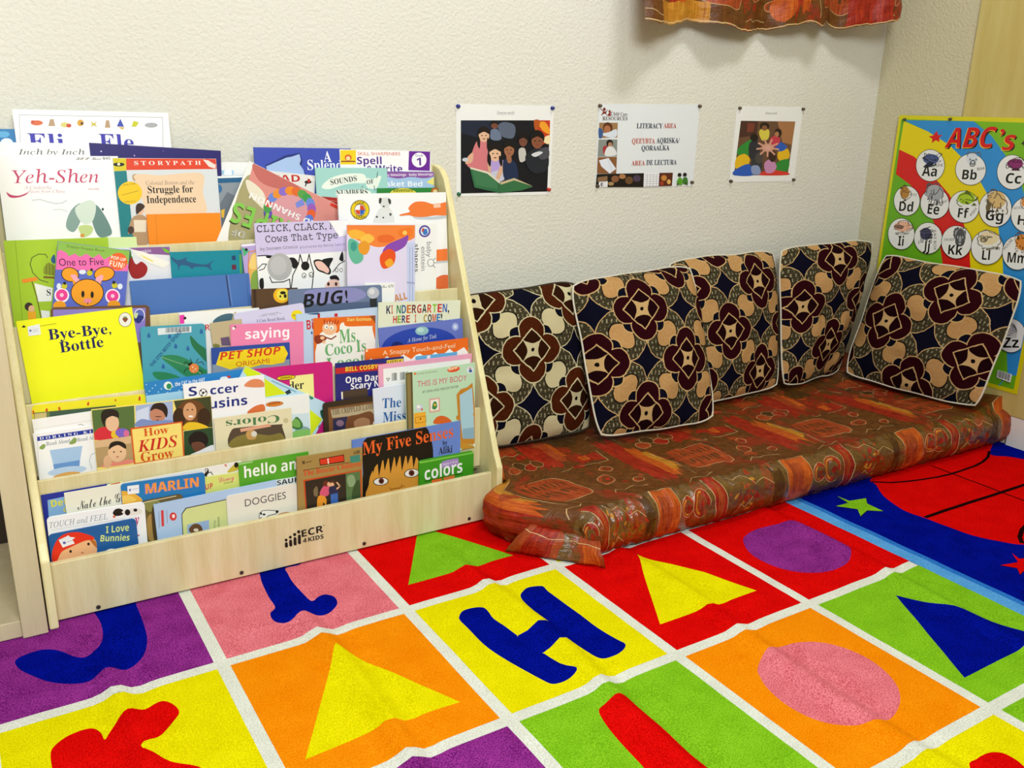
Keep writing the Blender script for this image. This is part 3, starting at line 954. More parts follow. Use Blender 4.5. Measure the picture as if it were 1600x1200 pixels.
book('board_book', 'tilted pink and blue board book with an orange bunny in the second row', 4, 'A', (362, 908), (812, 966), 0.004, '5a6ac6',
     [P('8cba4c', [(355, 900), (815, 960), (815, 1070), (700, 1040), (355, 990)]), T('4a6a1a', 'sans', 'Snappy Snappy Book', 415, 944, 655, 975, 15), P('ee6cb0', [(350, 975), (378, 962), (415, 980), (430, 1002), (468, 985), (500, 1006), (540, 985), (578, 1012), (620, 988), (650, 1022), (688, 1000), (720, 1040), (800, 1050), (800, 1095), (340, 1085)]),
      E('ec6526', 738, 1034, 58, 54), T('fbe9d8', 'bold', 'POP-UP', 692, 1018, 784, 1036, 22), T('fbe9d8', 'bold', 'FUN!', 682, 1060, 774, 1078, 34), T('4e1644', 'sans', 'One to Five', 370, 1062, 650, 1056, 46),
      E('26120a', 438, 1116, 56, 46, 0.25), E('f09e1c', 438, 1116, 51, 41, 0.25), E('26120a', 652, 1112, 66, 46, -0.15), E('f09e1c', 652, 1112, 61, 41, -0.15), P('f09e1c', [(440, 1100), (500, 1150), (520, 1200), (470, 1230)]), P('f09e1c', [(640, 1120), (600, 1160), (570, 1200), (620, 1230)]), S('f4a8b8', [(440, 1120), (478, 1122), (500, 1180), (470, 1160)]), S('f4a8b8', [(640, 1118), (600, 1140), (596, 1185), (640, 1150)]),
      E('26120a', 545, 1230, 104, 88), E('f09e1c', 545, 1230, 99, 83), E('160c08', 518, 1238, 10, 21), E('160c08', 576, 1242, 10, 21), E('f08aa0', 548, 1280, 26, 14), E('7a3a0c', 548, 1296, 4, 6), E('fbf1f4', 386, 1246, 46, 46), E('ec3c94', 386, 1244, 37, 36), E('fbf1f4', 704, 1252, 46, 46), E('ec3c94', 704, 1250, 37, 36), E('f8c8dc', 386, 1244, 12, 12), E('f8c8dc', 704, 1250, 12, 12),
      E('dfe8f4', 515, 1100, 22, 14), E('c8c020', 560, 1106, 18, 18), E('1c180c', 572, 1086, 9, 9), E('c8c020', 402, 1188, 18, 18), E('1c180c', 404, 1170, 10, 10), E('c8c020', 716, 1184, 18, 18), E('1c180c', 712, 1165, 10, 10), E('dfe8f4', 368, 1190, 14, 20), E('dfe8f4', 750, 1190, 16, 18), E('f09e1c', 372, 1310, 40, 30), E('f09e1c', 712, 1305, 40, 28)])
book('picture_book', 'lavender and white book with cow drawings and a typewriter title', 4, 'B', (268, 595), (857, 575), 0.004, 'cfc4e6',
     [P('f4f4f2', [(262, 805), (400, 796), (850, 770), (850, 1080), (262, 1080)]), T('101010', 'type', 'CLICK, CLACK, MOO', 286, 652, 850, 628, 44), T('101010', 'type', 'Cows That Type', 340, 716, 792, 688, 46), L('101010', 5, [(290, 648), (316, 647)]), T('4a4460', 'type', 'by Doreen Cronin', 306, 766, 540, 750, 20), T('6a6484', 'type', 'pictures by Betsy Lewin', 556, 752, 836, 732, 16),
      L('121212', 6, [(290, 800), (340, 796), (400, 802), (470, 812), (520, 830)]), S('141414', [(345, 800), (400, 800), (390, 815), (350, 812)]), S('141414', [(480, 815), (520, 812), (545, 850), (520, 880), (495, 850)]), E('b2b2b2', 428, 868, 78, 86), E('bebebe', 420, 860, 50, 60), L('121212', 6, [(365, 930), (380, 965), (450, 962), (490, 945), (495, 1000)]), L('121212', 5, [(290, 880), (320, 850), (345, 850), (330, 880), (300, 890)]), S('141414', [(302, 950), (325, 940), (328, 1000), (305, 1000)]),
      L('121212', 6, [(500, 1000), (510, 920), (545, 850), (555, 790), (570, 840), (600, 840), (612, 788), (622, 840), (640, 900), (630, 1000)]), E('141414', 588, 862, 26, 28), E('121212', 580, 922, 14, 17), E('f6f6f4', 580, 922, 10, 13), E('121212', 624, 917, 14, 17), E('f6f6f4', 624, 917, 10, 13), E('141414', 582, 926, 4, 5), E('141414', 622, 921, 4, 5), S('121212', [(640, 830), (690, 825), (745, 880), (740, 915), (700, 905), (660, 885)]), S('eec2b2', [(648, 838), (690, 835), (735, 882), (728, 908), (700, 895), (668, 880)]),
      S('141414', [(695, 822), (760, 812), (745, 850), (735, 870), (712, 845)]), L('121212', 5, [(760, 900), (800, 850), (836, 830)]), S('141414', [(800, 820), (820, 770), (826, 830)]), E('121212', 784, 888, 10, 13), E('f6f6f4', 784, 888, 7, 10), E('121212', 812, 888, 10, 13), E('f6f6f4', 812, 888, 7, 10), S('141414', [(740, 930), (780, 920), (800, 950), (760, 960)]), S('f2c8b8', [(712, 985), (740, 950), (790, 950), (802, 990), (790, 1010), (720, 1010)]), E('3a2018', 732, 975, 8, 12), E('3a2018', 780, 975, 8, 12)],
     extra=[('turned_corner', [P('f3f2f0', [(736, 580), (858, 576), (858, 640), (838, 672), (802, 680), (780, 650)])])])
book('board_book', 'white sideways board book with a round blue badge at the right of the second row', 4, 'B', (862, 592), (1410, 600), 0.006, 'f1f1ed',
     [E('5a4a9e', 1334, 645, 36, 38), E('e6eef4', 1334, 645, 25, 27), S('3a78c0', [(1320, 640), (1345, 630), (1352, 660), (1330, 668)]), S('c8503a', [(1318, 630), (1330, 625), (1328, 645), (1316, 648)]), T('2a2c30', 'sans', 'shapes', 1274, 725, 1274, 900, 24), T('8a8c90', 'sans', 'baby', 1347, 712, 1347, 808, 30), T('8a8c90', 'sans', 'einstein', 1312, 742, 1312, 892, 28), E('3a3c40', 1372, 842, 21, 24), E('f1f1ed', 1372, 842, 18, 21), L('3a3c40', 3, [(1390, 825), (1402, 812)]), L('3a3c40', 3, [(1394, 842), (1408, 842)]), L('3a3c40', 3, [(1388, 860), (1398, 872)])])

# ---- third row (pocket 3)
book('picture_book', 'lavender book with orange and yellow swirls over striped columns', 3, 'B', (847, 605), (1275, 606), 0.004, 'e0d8f0',
     [S('f0843a', [(840, 600), (1285, 600), (1265, 690), (1150, 720), (1050, 745), (960, 720), (860, 670)]), S('f4b43a', [(855, 650), (900, 635), (960, 655), (950, 690), (880, 690)]), S('f4c04a', [(930, 690), (980, 660), (1020, 690), (990, 720), (950, 715)]), S('e86a2a', [(1040, 680), (1100, 665), (1150, 690), (1110, 715), (1050, 712)]), S('f07a24', [(1170, 640), (1240, 622), (1258, 660), (1220, 690), (1180, 675)]), E('f8c860', 1210, 655, 14, 14), S('66b89a', [(858, 700), (900, 700), (935, 740), (950, 820), (900, 850), (862, 800)]), E('3f9a8a', 890, 740, 20, 30), S('e69a2a', [(920, 730), (960, 705), (992, 740), (970, 790), (930, 780)]),
      S('8a4ab0', [(1190, 690), (1232, 672), (1210, 740), (1120, 785), (1070, 780), (1100, 730)]), S('e8531e', [(1060, 790), (1110, 755), (1150, 780), (1140, 850), (1080, 880), (1055, 840)]), S('f0a82a', [(1085, 840), (1120, 815), (1140, 850), (1105, 870)]), P('c8d0ee', [(1222, 720), (1275, 712), (1275, 1100), (1226, 1100)]), L('9aa6d0', 4, [(1240, 745), (1240, 1090)]), L('9aa6d0', 4, [(1258, 745), (1258, 1090)]), P('9aa6d0', [(1222, 960), (1275, 965), (1275, 975), (1222, 970)]), T('d2862a', 'bold', 'ALL', 1148, 1086, 1226, 1066, 42)])
book('picture_book', 'white book corner with a handwritten number beside the dark blue insect-title book', 3, 'B', (960, 969), (1147, 966), 0.003, 'f1f2ee', [T('3a3a3a', 'script', 'Lex 670', 1066, 1000, 1140, 996, 18)])
book('picture_book', 'brown book with a yellow clock face under the cow book', 3, 'B', (252, 1008), (540, 998), 0.004, '573e26', [P('3a2818', [(262, 1012), (280, 1010), (285, 1140), (268, 1140)]), E('eeb41c', 440, 1046, 52, 48), E('e9da4c', 446, 1042, 38, 36), E('1c140a', 448, 1030, 18, 10), E('1c140a', 462, 1050, 9, 12), E('1c140a', 432, 1052, 6, 8)])
book('picture_book', 'slate blue book with a black brush-lettered title and a light bulb', 3, 'B', (480, 1010), (1066, 980), 0.004, '6a7b9c', [S('8a8cc0', [(600, 1015), (900, 1000), (960, 1060), (760, 1110), (620, 1080)]), P('4f6080', [(480, 1110), (1070, 1080), (1070, 1300), (480, 1300)]), E('b9bdc8', 1012, 1030, 38, 36), E('d8dade', 1004, 1022, 18, 18), P('2a2c30', [(990, 1068), (1036, 1064), (1034, 1120), (994, 1124)]), T('121214', 'sansi', 'BUG!', 572, 1124, 856, 1090, 84)], rounded=0.006)
book('board_book', 'purple book with a brown mottled border behind the plain yellow book', 3, 'C', (315, 202), (935, 187), 0.005, '6b4b32', [P('8879c8', [(332, 216), (910, 204), (905, 420), (332, 430)]), E('dcdcec', 872, 250, 34, 42), E('5a68b8', 872, 250, 28, 36), S('24307c', [(835, 260), (880, 250), (900, 265), (870, 300), (845, 290)]), S('c8d8a0', [(838, 245), (862, 235), (855, 265), (842, 268)])], rounded=0.008)
book('picture_book', 'white book with a bright pink spot at its left edge in the third row', 3, 'C', (1118, 235), (1620, 204), 0.004, 'efefec', [P('e83aa6', [(1120, 250), (1152, 247), (1152, 302), (1120, 306)]), E('16120e', 1156, 268, 9, 9), T('c83028', 'bold', 'R', 1284, 345, 1312, 343, 36), S('47687a', [(1330, 292), (1365, 258), (1420, 240), (1462, 250), (1450, 330), (1350, 330)]), S('c8bc7a', [(1440, 330), (1460, 240), (1480, 240), (1470, 330)])])
book('picture_book', 'pale lilac early reader with a small yellow dot, tilted behind the pink book', 3, 'D', (-62, 281), (377, 212), 0.003, 'd2cfec', [T('9a9aae', 'sans', 'MY FIRST', 122, 302, 218, 288, 16), L('a8a8ba', 3, [(100, 300), (130, 285), (215, 272), (240, 280)]), T('7a7c90', 'serif', 'I Can Read Book', 85, 336, 262, 318, 20), E('efd816', 336, 290, 37, 32), T('5a4a10', 'bold', 'MY FIRST', 310, 298, 360, 292, 12)], rounded=0.006)
book('picture_book', 'tan grey book showing between the blue spider book and the pink book', 3, 'C', (1312, 301), (1510, 274), 0.004, 'bfae8a', [P('65506e', [(1378, 392), (1432, 383), (1442, 440), (1386, 440)]), S('7a7c3a', [(1318, 440), (1350, 428), (1375, 445), (1320, 470)])])
book('picture_book', 'pale blue book with red letters behind the orange cartoon book', 3, 'D', (330, 285), (840, 240), 0.004, 'bdd2ea', [T('c4262a', 'bold', 'Big', 398, 380, 470, 372, 62), S('c4262a', [(465, 285), (480, 280), (478, 310), (468, 312)]), P('c4262a', [(570, 280), (590, 278), (590, 300), (570, 300)]), S('24507a', [(385, 250), (430, 240), (465, 262), (470, 285), (395, 280)]), E('2a5a9a', 428, 400, 5, 9)])
book('picture_book', 'plain lemon yellow picture book with a navy two-line title, left in the third row', 3, 'C', (100, 290), (825, 200), 0.005, 'f2f41a',
     [T('1b1b58', 'serif', 'Bye-Bye,', 306, 405, 696, 364, 66), T('1b1b58', 'serif', 'Bottle', 378, 485, 650, 446, 66), E('5a5a40', 782, 278, 41, 46), E('ecebe0', 782, 278, 38, 43), E('7a9a6a', 782, 266, 13, 9), S('8a4a2a', [(765, 270), (800, 270), (782, 294)]), L('b0a818', 4, [(250, 318), (350, 302)]), P('1c1c18', [(135, 325), (148, 312), (162, 322), (150, 328)])],
     extra=[('white_sticker', [P('e6eaf0', [(172, 322), (246, 305), (256, 370), (178, 381)]), E('6a7aa8', 190, 346, 7, 8), L('a8b0c0', 3, [(205, 342), (240, 335)]), L('a8b0c0', 3, [(205, 354), (240, 347)])])])
book('board_book', 'teal blue board book with an orange spider on green leaves', 3, 'C', (876, 325), (1282, 303), 0.006, '489fb4',
     [S('2c8456', [(1008, 510), (1100, 500), (1200, 540), (1310, 610), (1300, 650), (1180, 640), (1080, 575)]), S('227048', [(1190, 378), (1240, 428), (1305, 480), (1312, 560), (1230, 480), (1196, 430)]), S('2c8456', [(955, 606), (1050, 610), (1130, 640), (1110, 660), (990, 652)]), L('b8d8a0', 2, [(1010, 512), (1180, 570), (1300, 640)])]
     + [S('2a66a4', [(x, y - 16), (x + 11, y + 8), (x, y + 17), (x - 11, y + 8)]) for x, y in ((930, 375), (1258, 350), (1098, 442), (1174, 456), (1020, 568), (1060, 380))]
     + [L('1c1008', 4, [(1180, 555), (1160, 540), (1148, 560)]), L('1c1008', 4, [(1182, 580), (1158, 590), (1150, 610)]), L('1c1008', 4, [(1235, 550), (1262, 540), (1275, 560)]), L('1c1008', 4, [(1240, 590), (1262, 600), (1262, 625)]), L('1c1008', 4, [(1200, 548), (1190, 520)]), L('1c1008', 4, [(1225, 548), (1238, 522)]), E('1c1008', 1190, 558, 14, 12), E('ee8844', 1212, 582, 30, 30), E('f4d0b0', 1204, 574, 5, 5), E('f4d0b0', 1222, 586, 5, 5), E('f4d0b0', 1208, 598, 4, 4),
        T('175a92', 'bold', 'THE ITSY-BITSY SPIDER', 950, 575, 1140, 352, 22)],
     rounded=0.006, extra=[('barcode_tape', [P('dde6e8', [(985, 332), (1195, 318), (1196, 356), (987, 374)])] + [P('4a5258', [(1035 + i * 8, 329 - i * .5), (1038 + i * 8 + (i % 3), 329 - i * .5), (1038 + i * 8 + (i % 3), 360 - i * .5), (1035 + i * 8, 360 - i * .5)]) for i in range(19)])])
book('picture_book', 'pink book with a single white word in the third row', 3, 'D', (-80, 350), (376, 330), 0.004, 'ec84ae', [T('fbf3f8', 'bold', 'saying', 14, 440, 288, 424, 66), E('5a3a2a', -52, 365, 7, 8), E('f4f0ee', -60, 372, 9, 9)])
book('paperback_book', 'orange paperback with a red-haired cartoon child and green lettering', 3, 'D', (440, 310), (826, 292), 0.004, 'e66e1c',
     [S('f2efe8', [(480, 405), (590, 400), (605, 350), (628, 335), (650, 360), (800, 358), (808, 380), (832, 640), (478, 640)]), S('8a3416', [(448, 420), (500, 415), (520, 440), (470, 470), (448, 455)]), L('8a3416', 8, [(505, 425), (550, 440), (580, 420)]), E('eebd94', 540, 372, 46, 42), E('eebd94', 495, 432, 14, 11), E('eebd94', 505, 458, 11, 10), E('f6f4f0', 520, 362, 13, 13), E('f6f4f0', 552, 368, 13, 13), E('2a1c14', 522, 364, 4, 5), E('2a1c14', 550, 370, 4, 5)] + [L('b83418', 7, [(510 + i * 15, 345), (506 + i * 18, 318 + (i % 2) * 8)]) for i in range(6)] +
     [T('69ac6a', 'serif', 'Ms.', 602, 464, 718, 452, 82), T('69ac6a', 'serif', 'Coco Is', 514, 545, 768, 512, 72), T('69ac6a', 'serif', 'Loco!', 520, 625, 750, 600, 66), T('f6dc7a', 'bold', 'Dan Gutman', 650, 328, 800, 324, 22)],
     extra=[('curled_corner', [P('8a4a1e', [(790, 296), (826, 292), (828, 345), (812, 318)])])])
KG = []
for i, (ch, c) in enumerate(zip('KINDERGARTEN,', ('26264e', 'c83020', '1f7a4a', '1a5a8a', 'c86a1e', '6a1c24', 'b82a20', '1c1c1c', 'd84a1e', '86c02a', 'c82a2a', '2a58b0', '1c1c1c'))):
    x = 894 + i * 32.0
    KG.append(T(c, 'bold', ch, x, 282 - i * 1.0, x + (9 if ch in 'I,' else 27), 281.4 - i * 1.0, 52 if ch != ',' else 12))
for i, (ch, c) in enumerate(zip('HERE I COME!', ('c82a1e', '86b02a', '24246a', 'b8301e', '', 'c8501e', '', 'b8962a', '1c1c2c', 'c83c1e', '2a76b8', '1c1c1c'))):
    if ch != ' ':
        x = 936 + i * 27.2
        KG.append(T(c, 'bold', ch, x, 340 - i * 1.2, x + (9 if ch in 'I!' else 23), 339.4 - i * 1.2, 46))
book('picture_book', 'pale cream-green book with multicoloured capital lettering at the right of the third row', 3, 'D', (845, 210), (1358, 196), 0.003, 'e0e4cc', KG)
book('picture_book', 'periwinkle blue book with a silver moon on a dark oval', 3, 'D', (845, 372), (1370, 310), 0.004, '6878c6', [E('2846ae', 1100, 478, 235, 110, -0.1), S('1c2c70', [(930, 470), (960, 455), (1000, 470), (990, 500), (930, 500)]), E('94c2c6', 1117, 388, 42, 27, -0.08), E('b8dcd8', 1108, 382, 22, 14), T('d6def2', 'italic', 'A Home for Tink', 1026, 462, 1210, 432, 26), E('a4b4e8', 1325, 362, 20, 24), E('d8e0f4', 1325, 362, 9, 11), L('5a6ab8', 4, [(1335, 385), (1345, 415)])])
book('picture_book', 'blue craft book with a yellow arrow panel and orange capital lettering', 3, 'C', (1320, 456), (1810, 420), 0.003, '2a4a9c',
     [P('8a98a8', [(1320, 560), (1810, 525), (1810, 800), (1320, 800)]), P('f2d41c', [(1375, 480), (1775, 442), (1800, 490), (1775, 545), (1700, 560), (1640, 558), (1560, 580), (1500, 572), (1440, 590), (1350, 560)]), T('d6381a', 'sansi', 'PET SHOP', 1374, 532, 1755, 492, 50), T('cc5a1c', 'sans', 'ORIGAMI', 1476, 572, 1684, 548, 30)])

# ---- fourth row (pocket 2)
book('picture_book', 'yellow book with small red marks, only its top strip showing under the lemon yellow book', 2, 'C', (180, 817), (900, 744), 0.003, 'efe42a', [S('d86a22', [(200, 850), (212, 845), (214, 866), (204, 868)]), S('d83a22', [(285, 838), (296, 832), (298, 850), (288, 852)]), S('d86a22', [(362, 828), (374, 822), (380, 842), (368, 845)]), S('d83a22', [(545, 800), (555, 790), (556, 812), (546, 814)]), S('d86a22', [(715, 782), (724, 772), (726, 790)]), S('d83a22', [(866, 764), (876, 756), (878, 780), (868, 784)])], rounded=0.008)
book('board_book', 'wide orange book with a white zigzag line under small lettering', 2, 'D', (763, 506), (1406, 432), 0.005, 'ec6c1c',
     [P('f6f4ee', [(765, 590), (800, 560), (840, 592), (900, 545), (940, 580), (1000, 535), (1050, 565), (1080, 538), (1105, 530), (1150, 560), (1200, 520), (1240, 545), (1290, 500), (1320, 525), (1380, 490), (1408, 525), (1408, 640), (765, 640)]), P('1c1814', [(765, 585), (830, 575), (850, 600), (765, 610)]), T('f8d8b2', 'sans', 'A Snappy Touch-and-Feel', 872, 540, 1324, 492, 28), E('f8d8b2', 772, 512, 8, 8)])
book('picture_book', 'sky blue strip of a book between the orange zigzag book and the pink bordered book', 2, 'D', (1080, 548), (1338, 520), 0.003, '66b0de', [S('f0f4f6', [(1150, 545), (1170, 542), (1165, 560), (1150, 560)])])
book('hardcover_book', 'dark green book with a worn cream spine behind the white page block at the left', 2, 'C', (208, 864), (720, 815), 0.004, '3e5846', [P('c8b87a', [(208, 864), (290, 852), (290, 900), (208, 905)]), P('6a7a4a', [(290, 852), (312, 850), (312, 900), (290, 905)])])
book('picture_book', 'bright blue speckled book with white lettering behind the soccer ball book', 2, 'C', (900, 672), (1512, 588), 0.003, '2882c6',
     [P('a6d2ec', [(900, 755), (1140, 722), (1512, 670), (1512, 900), (900, 900)])] + [E('a8d4f0', 915 + (i * 37) % 240, 684 + (i * 23) % 60, 4, 4) for i in range(26)] + [E('e4f0ec', 1050, 690, 27, 26), E('2a8a5a', 1056, 694, 16, 18), T('f2f6fa', 'bold', 'the CAT in the HAT', 1095, 694, 1282, 664, 26), E('f0f0f2', 1400, 645, 26, 12, -0.1), E('d83a2a', 1430, 634, 12, 7)])
book('picture_book', 'thick white book with loose bulging pages at the left of the fourth row', 2, 'C', (200, 906), (600, 848), 0.006, 'f3f3f3', [L('5a5a5a', 3, [(490, 936), (505, 932), (522, 938)]), L('d8d8d8', 3, [(205, 965), (590, 905)])])
book('picture_book', 'magenta book with a pale yellow panel in the fourth row', 2, 'D', (10, 634), (557, 578), 0.004, 'ca1a7a', [P('f0ea98', [(290, 672), (438, 656), (446, 850), (296, 860)]), E('16120a', 268, 680, 60, 17, -0.1), E('e8ca1c', 268, 680, 56, 13, -0.1), T('2a240e', 'bold', 'ANIMALS', 232, 690, 304, 682, 13), T('222222', 'serif', 'Reader', 175, 772, 380, 748, 52)], rounded=0.008)
book('paperback_book', 'navy paperback with a red bar and rounded white lettering in the fourth row', 2, 'D', (575, 592), (1003, 548), 0.003, '252678', [P('c4242a', [(576, 622), (850, 594), (1000, 580), (1000, 612), (850, 634), (578, 658)]), T('f0d83a', 'bold', 'BILL COSBY', 640, 642, 842, 622, 28), T('f4f4f8', 'bold', 'One Dark', 640, 716, 878, 692, 42), T('f4f4f8', 'bold', 'Scary Night', 672, 754, 950, 722, 40), P('e8c84a', [(896, 572), (1000, 560), (1000, 588), (898, 600)]), T('2a1c14', 'bold', 'LITTLE', 904, 596, 988, 586, 18), P('4a3a2e', [(615, 765), (775, 745), (780, 800), (618, 815)]), P('f0e8d8', [(612, 770), (622, 768), (624, 815), (614, 815)])])
book('picture_book', 'pink-bordered white book back with a barcode in the fourth row', 2, 'D', (848, 601), (1433, 530), 0.004, 'eea6c2', [P('f2f1ef', [(875, 625), (1418, 562), (1420, 760), (880, 800)])] + [P('4a4a4e', [(930 + i * 8.5, 652 - i * .9), (934 + i * 8.5 + i % 3, 652 - i * .9), (934 + i * 8.5 + i % 3, 700 - i * .9), (930 + i * 8.5, 700 - i * .9)]) for i in range(12) if i not in (4, 5)] + [L('5a5a5e', 3, [(895, 685), (915, 683), (905, 702), (895, 685)])])
book('picture_book', 'tilted pale blue book with lime green diamonds behind the white landscape book', 2, 'D', (15, 608), (548, 852), 0.003, 'bcdcee', [P('d6e61a', [(15, 606), (100, 645), (140, 690), (270, 780), (140, 802), (60, 720), (0, 640)]), P('1c3a4a', [(260, 770), (290, 752), (300, 775), (275, 788)]), L('7ab0d0', 8, [(180, 700), (330, 770)]), P('d6e61a', [(416, 880), (494, 940), (424, 1042), (416, 1042)]), S('2c8a6a', [(410, 790), (430, 785), (438, 812), (420, 815)]), S('1c5a4a', [(480, 890), (500, 885), (505, 940), (490, 930)]), S('1c3a3a', [(470, 985), (500, 970), (500, 1030), (478, 1030)])], H=0.16)
book('picture_book', 'white landscape book with a round green tree in the fourth row', 2, 'D', (60, 824), (412, 780), 0.004, 'edefee', [E('8a4a1a', 195, 845, 56, 16, -0.1), E('e8842a', 195, 845, 52, 13, -0.1), T('6a2a0e', 'bold', 'pebbles', 160, 852, 232, 842, 15), P('cfe2ec', [(300, 910), (412, 900), (416, 1030), (300, 1040)]), S('8aa8b4', [(330, 1000), (380, 985), (416, 1000), (416, 1030), (330, 1030)]), S('88c468', [(300, 1030), (360, 1005), (420, 1010), (425, 1100), (300, 1100)]), S('3f7a3a', [(300, 985), (330, 925), (365, 955), (372, 990), (340, 1005)]), S('7aae58', [(298, 975), (325, 935), (355, 960), (350, 992)])])
book('picture_book', 'white book with navy lettering and a soccer ball for the letter o', 2, 'C', (1143, 683), (1650, 622), 0.003, 'f1f1f4', [T('1b2a7e', 'bold', 'S', 1180, 757, 1232, 752, 58), E('2a2a2e', 1270, 735, 26, 26), E('eeeef0', 1270, 735, 22, 22), E('1a1a1e', 1270, 735, 8, 8), E('1a1a1e', 1256, 722, 5, 5), E('1a1a1e', 1286, 728, 5, 5), E('1a1a1e', 1262, 750, 5, 5), T('1b2a7e', 'bold', 'ccer', 1315, 746, 1490, 728, 40), T('1b2a7e', 'bold', 'Cousins', 1184, 850, 1546, 808, 62), S('e08a5c', [(1530, 695), (1555, 660), (1600, 648), (1640, 660), (1648, 698)]), S('d8703a', [(1545, 862), (1590, 820), (1648, 808), (1648, 855)])])
book('picture_book', 'white book with a navy band and a pale blue top hat drawing', 2, 'C', (205, 992), (592, 936), 0.004, 'f4f4f6',
     [L('c4c8d0', 3, [(232, 1000), (245, 1290)]), P('2336a0', [(232, 1011), (590, 960), (590, 985), (234, 1037)]), T('e8ecf8', 'serif', 'D O R L I N G   K I', 248, 1030, 572, 985, 17), T('9aa2a8', 'serif', 'Read Aloud', 290, 1066, 440, 1044, 24), T('9aa2a8', 'serif', 'Read Al', 484, 1040, 585, 1026, 24), S('8aa458', [(245, 1080), (270, 1055), (285, 1065), (270, 1088)]), S('8aa458', [(432, 1055), (462, 1015), (480, 1025), (470, 1050)]), P('a6c6ea', [(310, 1094), (515, 1066), (500, 1160), (335, 1188)]), P('6a98d4', [(332, 1182), (500, 1155), (496, 1198), (340, 1222)]), E('bdd4ee', 420, 1222, 122, 26, -0.13), S('e0a858', [(340, 1255), (420, 1230), (500, 1232), (490, 1270), (350, 1280)]), L('6a7a86', 2, [(600, 1110), (570, 1120), (558, 1160), (575, 1210)])])
book('picture_book', 'cream yellow book with five photographs of children around a red title', 2, 'C', (570, 841), (1318, 755), 0.003, 'f4de7a',
     [P('55703a', [(574, 845), (838, 815), (845, 1000), (584, 1030)]), S('d42c3a', [(590, 1030), (605, 965), (670, 945), (740, 950), (770, 1008)]), E('e6bd98', 702, 925, 42, 52), S('261c16', [(632, 900), (640, 850), (690, 836), (735, 850), (742, 890), (700, 880), (660, 905), (655, 950)]), E('e8c02a', 720, 995, 26, 26), E('7a62c8', 765, 985, 44, 28), E('d86a9a', 790, 990, 18, 22),
      P('a4b4da', [(846, 816), (1080, 786), (1082, 920), (850, 948)]), P('cdd8ee', [(850, 850), (930, 820), (930, 930), (850, 945)]), E('c08468', 985, 872, 50, 50), S('2a1c16', [(938, 850), (960, 806), (1020, 800), (1048, 840), (1040, 890), (1015, 850), (970, 835)]), S('7a90c4', [(880, 900), (960, 910), (1060, 905), (1080, 925), (850, 948)]), E('4a241a', 990, 884, 22, 3), E('8a4a3e', 985, 905, 10, 4),
      P('3f4426', [(1086, 786), (1318, 757), (1330, 948), (1140, 970)]), E('6a421e', 1195, 862, 92, 84), E('3a2412', 1120, 890, 40, 60), E('3a2412', 1275, 890, 42, 60), E('d49c70', 1186, 852, 42, 56), E('f2efe8', 1192, 882, 15, 6), S('e6c026', [(1145, 965), (1165, 925), (1200, 918), (1250, 925), (1300, 955)]), E('2a1810', 1172, 842, 6, 4), E('2a1810', 1202, 840, 6, 4),
      P('b49668', [(588, 1036), (818, 1004), (842, 1172), (606, 1202)]), P('d8b488', [(590, 1036), (818, 1005), (820, 1050), (592, 1080)]), E('e8be96', 732, 1108, 58, 60), S('1e1612', [(680, 1090), (690, 1050), (735, 1036), (780, 1052), (786, 1085), (740, 1062), (700, 1075)]), S('e88a7a', [(640, 1200), (680, 1165), (740, 1170), (800, 1150), (838, 1172)]), E('e0b088', 672, 1165, 26, 40), E('3a2018', 712, 1105, 6, 4), E('3a2018', 755, 1102, 6, 4), E('c86a5a', 734, 1135, 10, 4),
      P('27472a', [(1148, 975), (1331, 950), (1344, 1096), (1152, 1130)]), E('171010', 1240, 1030, 62, 56), S('6c4230', [(1195, 1055), (1240, 1040), (1280, 1060), (1270, 1100), (1225, 1108)]), S('e8eaf0', [(1190, 1124), (1250, 1095), (1330, 1060), (1344, 1096)]),
      P('d8581e', [(814, 955), (1140, 912), (1154, 1136), (838, 1184)]), P('f5dd78', [(824, 964), (1132, 922), (1144, 1128), (846, 1174)]), T('d5561c', 'serif', 'How', 898, 1008, 1056, 986, 48), T('c8241c', 'serifi', 'KIDS', 862, 1106, 1112, 1068, 72), T('d5561c', 'serif', 'Grow', 882, 1168, 1088, 1136, 60)])
book('board_book', 'cream board book standing upside down with green lettering, fourth row', 2, 'D', (-184, 938), (300, 870), 0.005, 'e3dab6', [T('4d7a4e', 'serif', 'Colors', 226, 912, -110, 950, 46), S('544436', [(-75, 1012), (0, 990), (230, 972), (243, 985), (243, 1110), (-70, 1120)]), P('e0a486', [(-20, 1000), (165, 968), (175, 985), (-15, 1020)]), S('8a7a3a', [(-60, 1060), (40, 1030), (160, 1040), (240, 1030), (243, 1110), (-70, 1120)]), S('c89a5a', [(20, 1020), (70, 1010), (80, 1060), (30, 1065)]), E('dcd8cc', 68, 1032, 18, 18), E('c8bc90', 266, 948, 16, 16)])
book('board_book', 'dark brown framed board book with a calf picture, fourth row', 2, 'D', (500, 842), (853, 790), 0.008, '35271c', [P('7a4e2a', [(530, 868), (838, 825), (846, 1080), (540, 1080)]), P('b6a686', [(546, 880), (824, 840), (830, 905), (556, 932)]), T('5e4c3a', 'serif', 'THE CRIPPLED LAMB', 556, 914, 814, 874, 34), P('2a2a4c', [(560, 940), (650, 922), (656, 1080), (565, 1080)]), S('744628', [(650, 935), (720, 910), (800, 892), (820, 960), (820, 1060), (655, 1060)]), S('a87a58', [(690, 960), (740, 930), (790, 945), (780, 1000), (720, 1020)]), E('8a6a80', 605, 965, 24, 20), E('e8e0d0', 832, 965, 22, 16)], rounded=0.007)
book('paperback_book', 'white book with blue serif lettering cut off by the mint green mirror book', 2, 'D', (810, 752), (1090, 706), 0.004, 'dde4f2', [T('1d5da6', 'serif', 'The', 868, 872, 986, 862, 60), T('1d5da6', 'serif', 'Missing', 872, 960, 1110, 935, 62)])

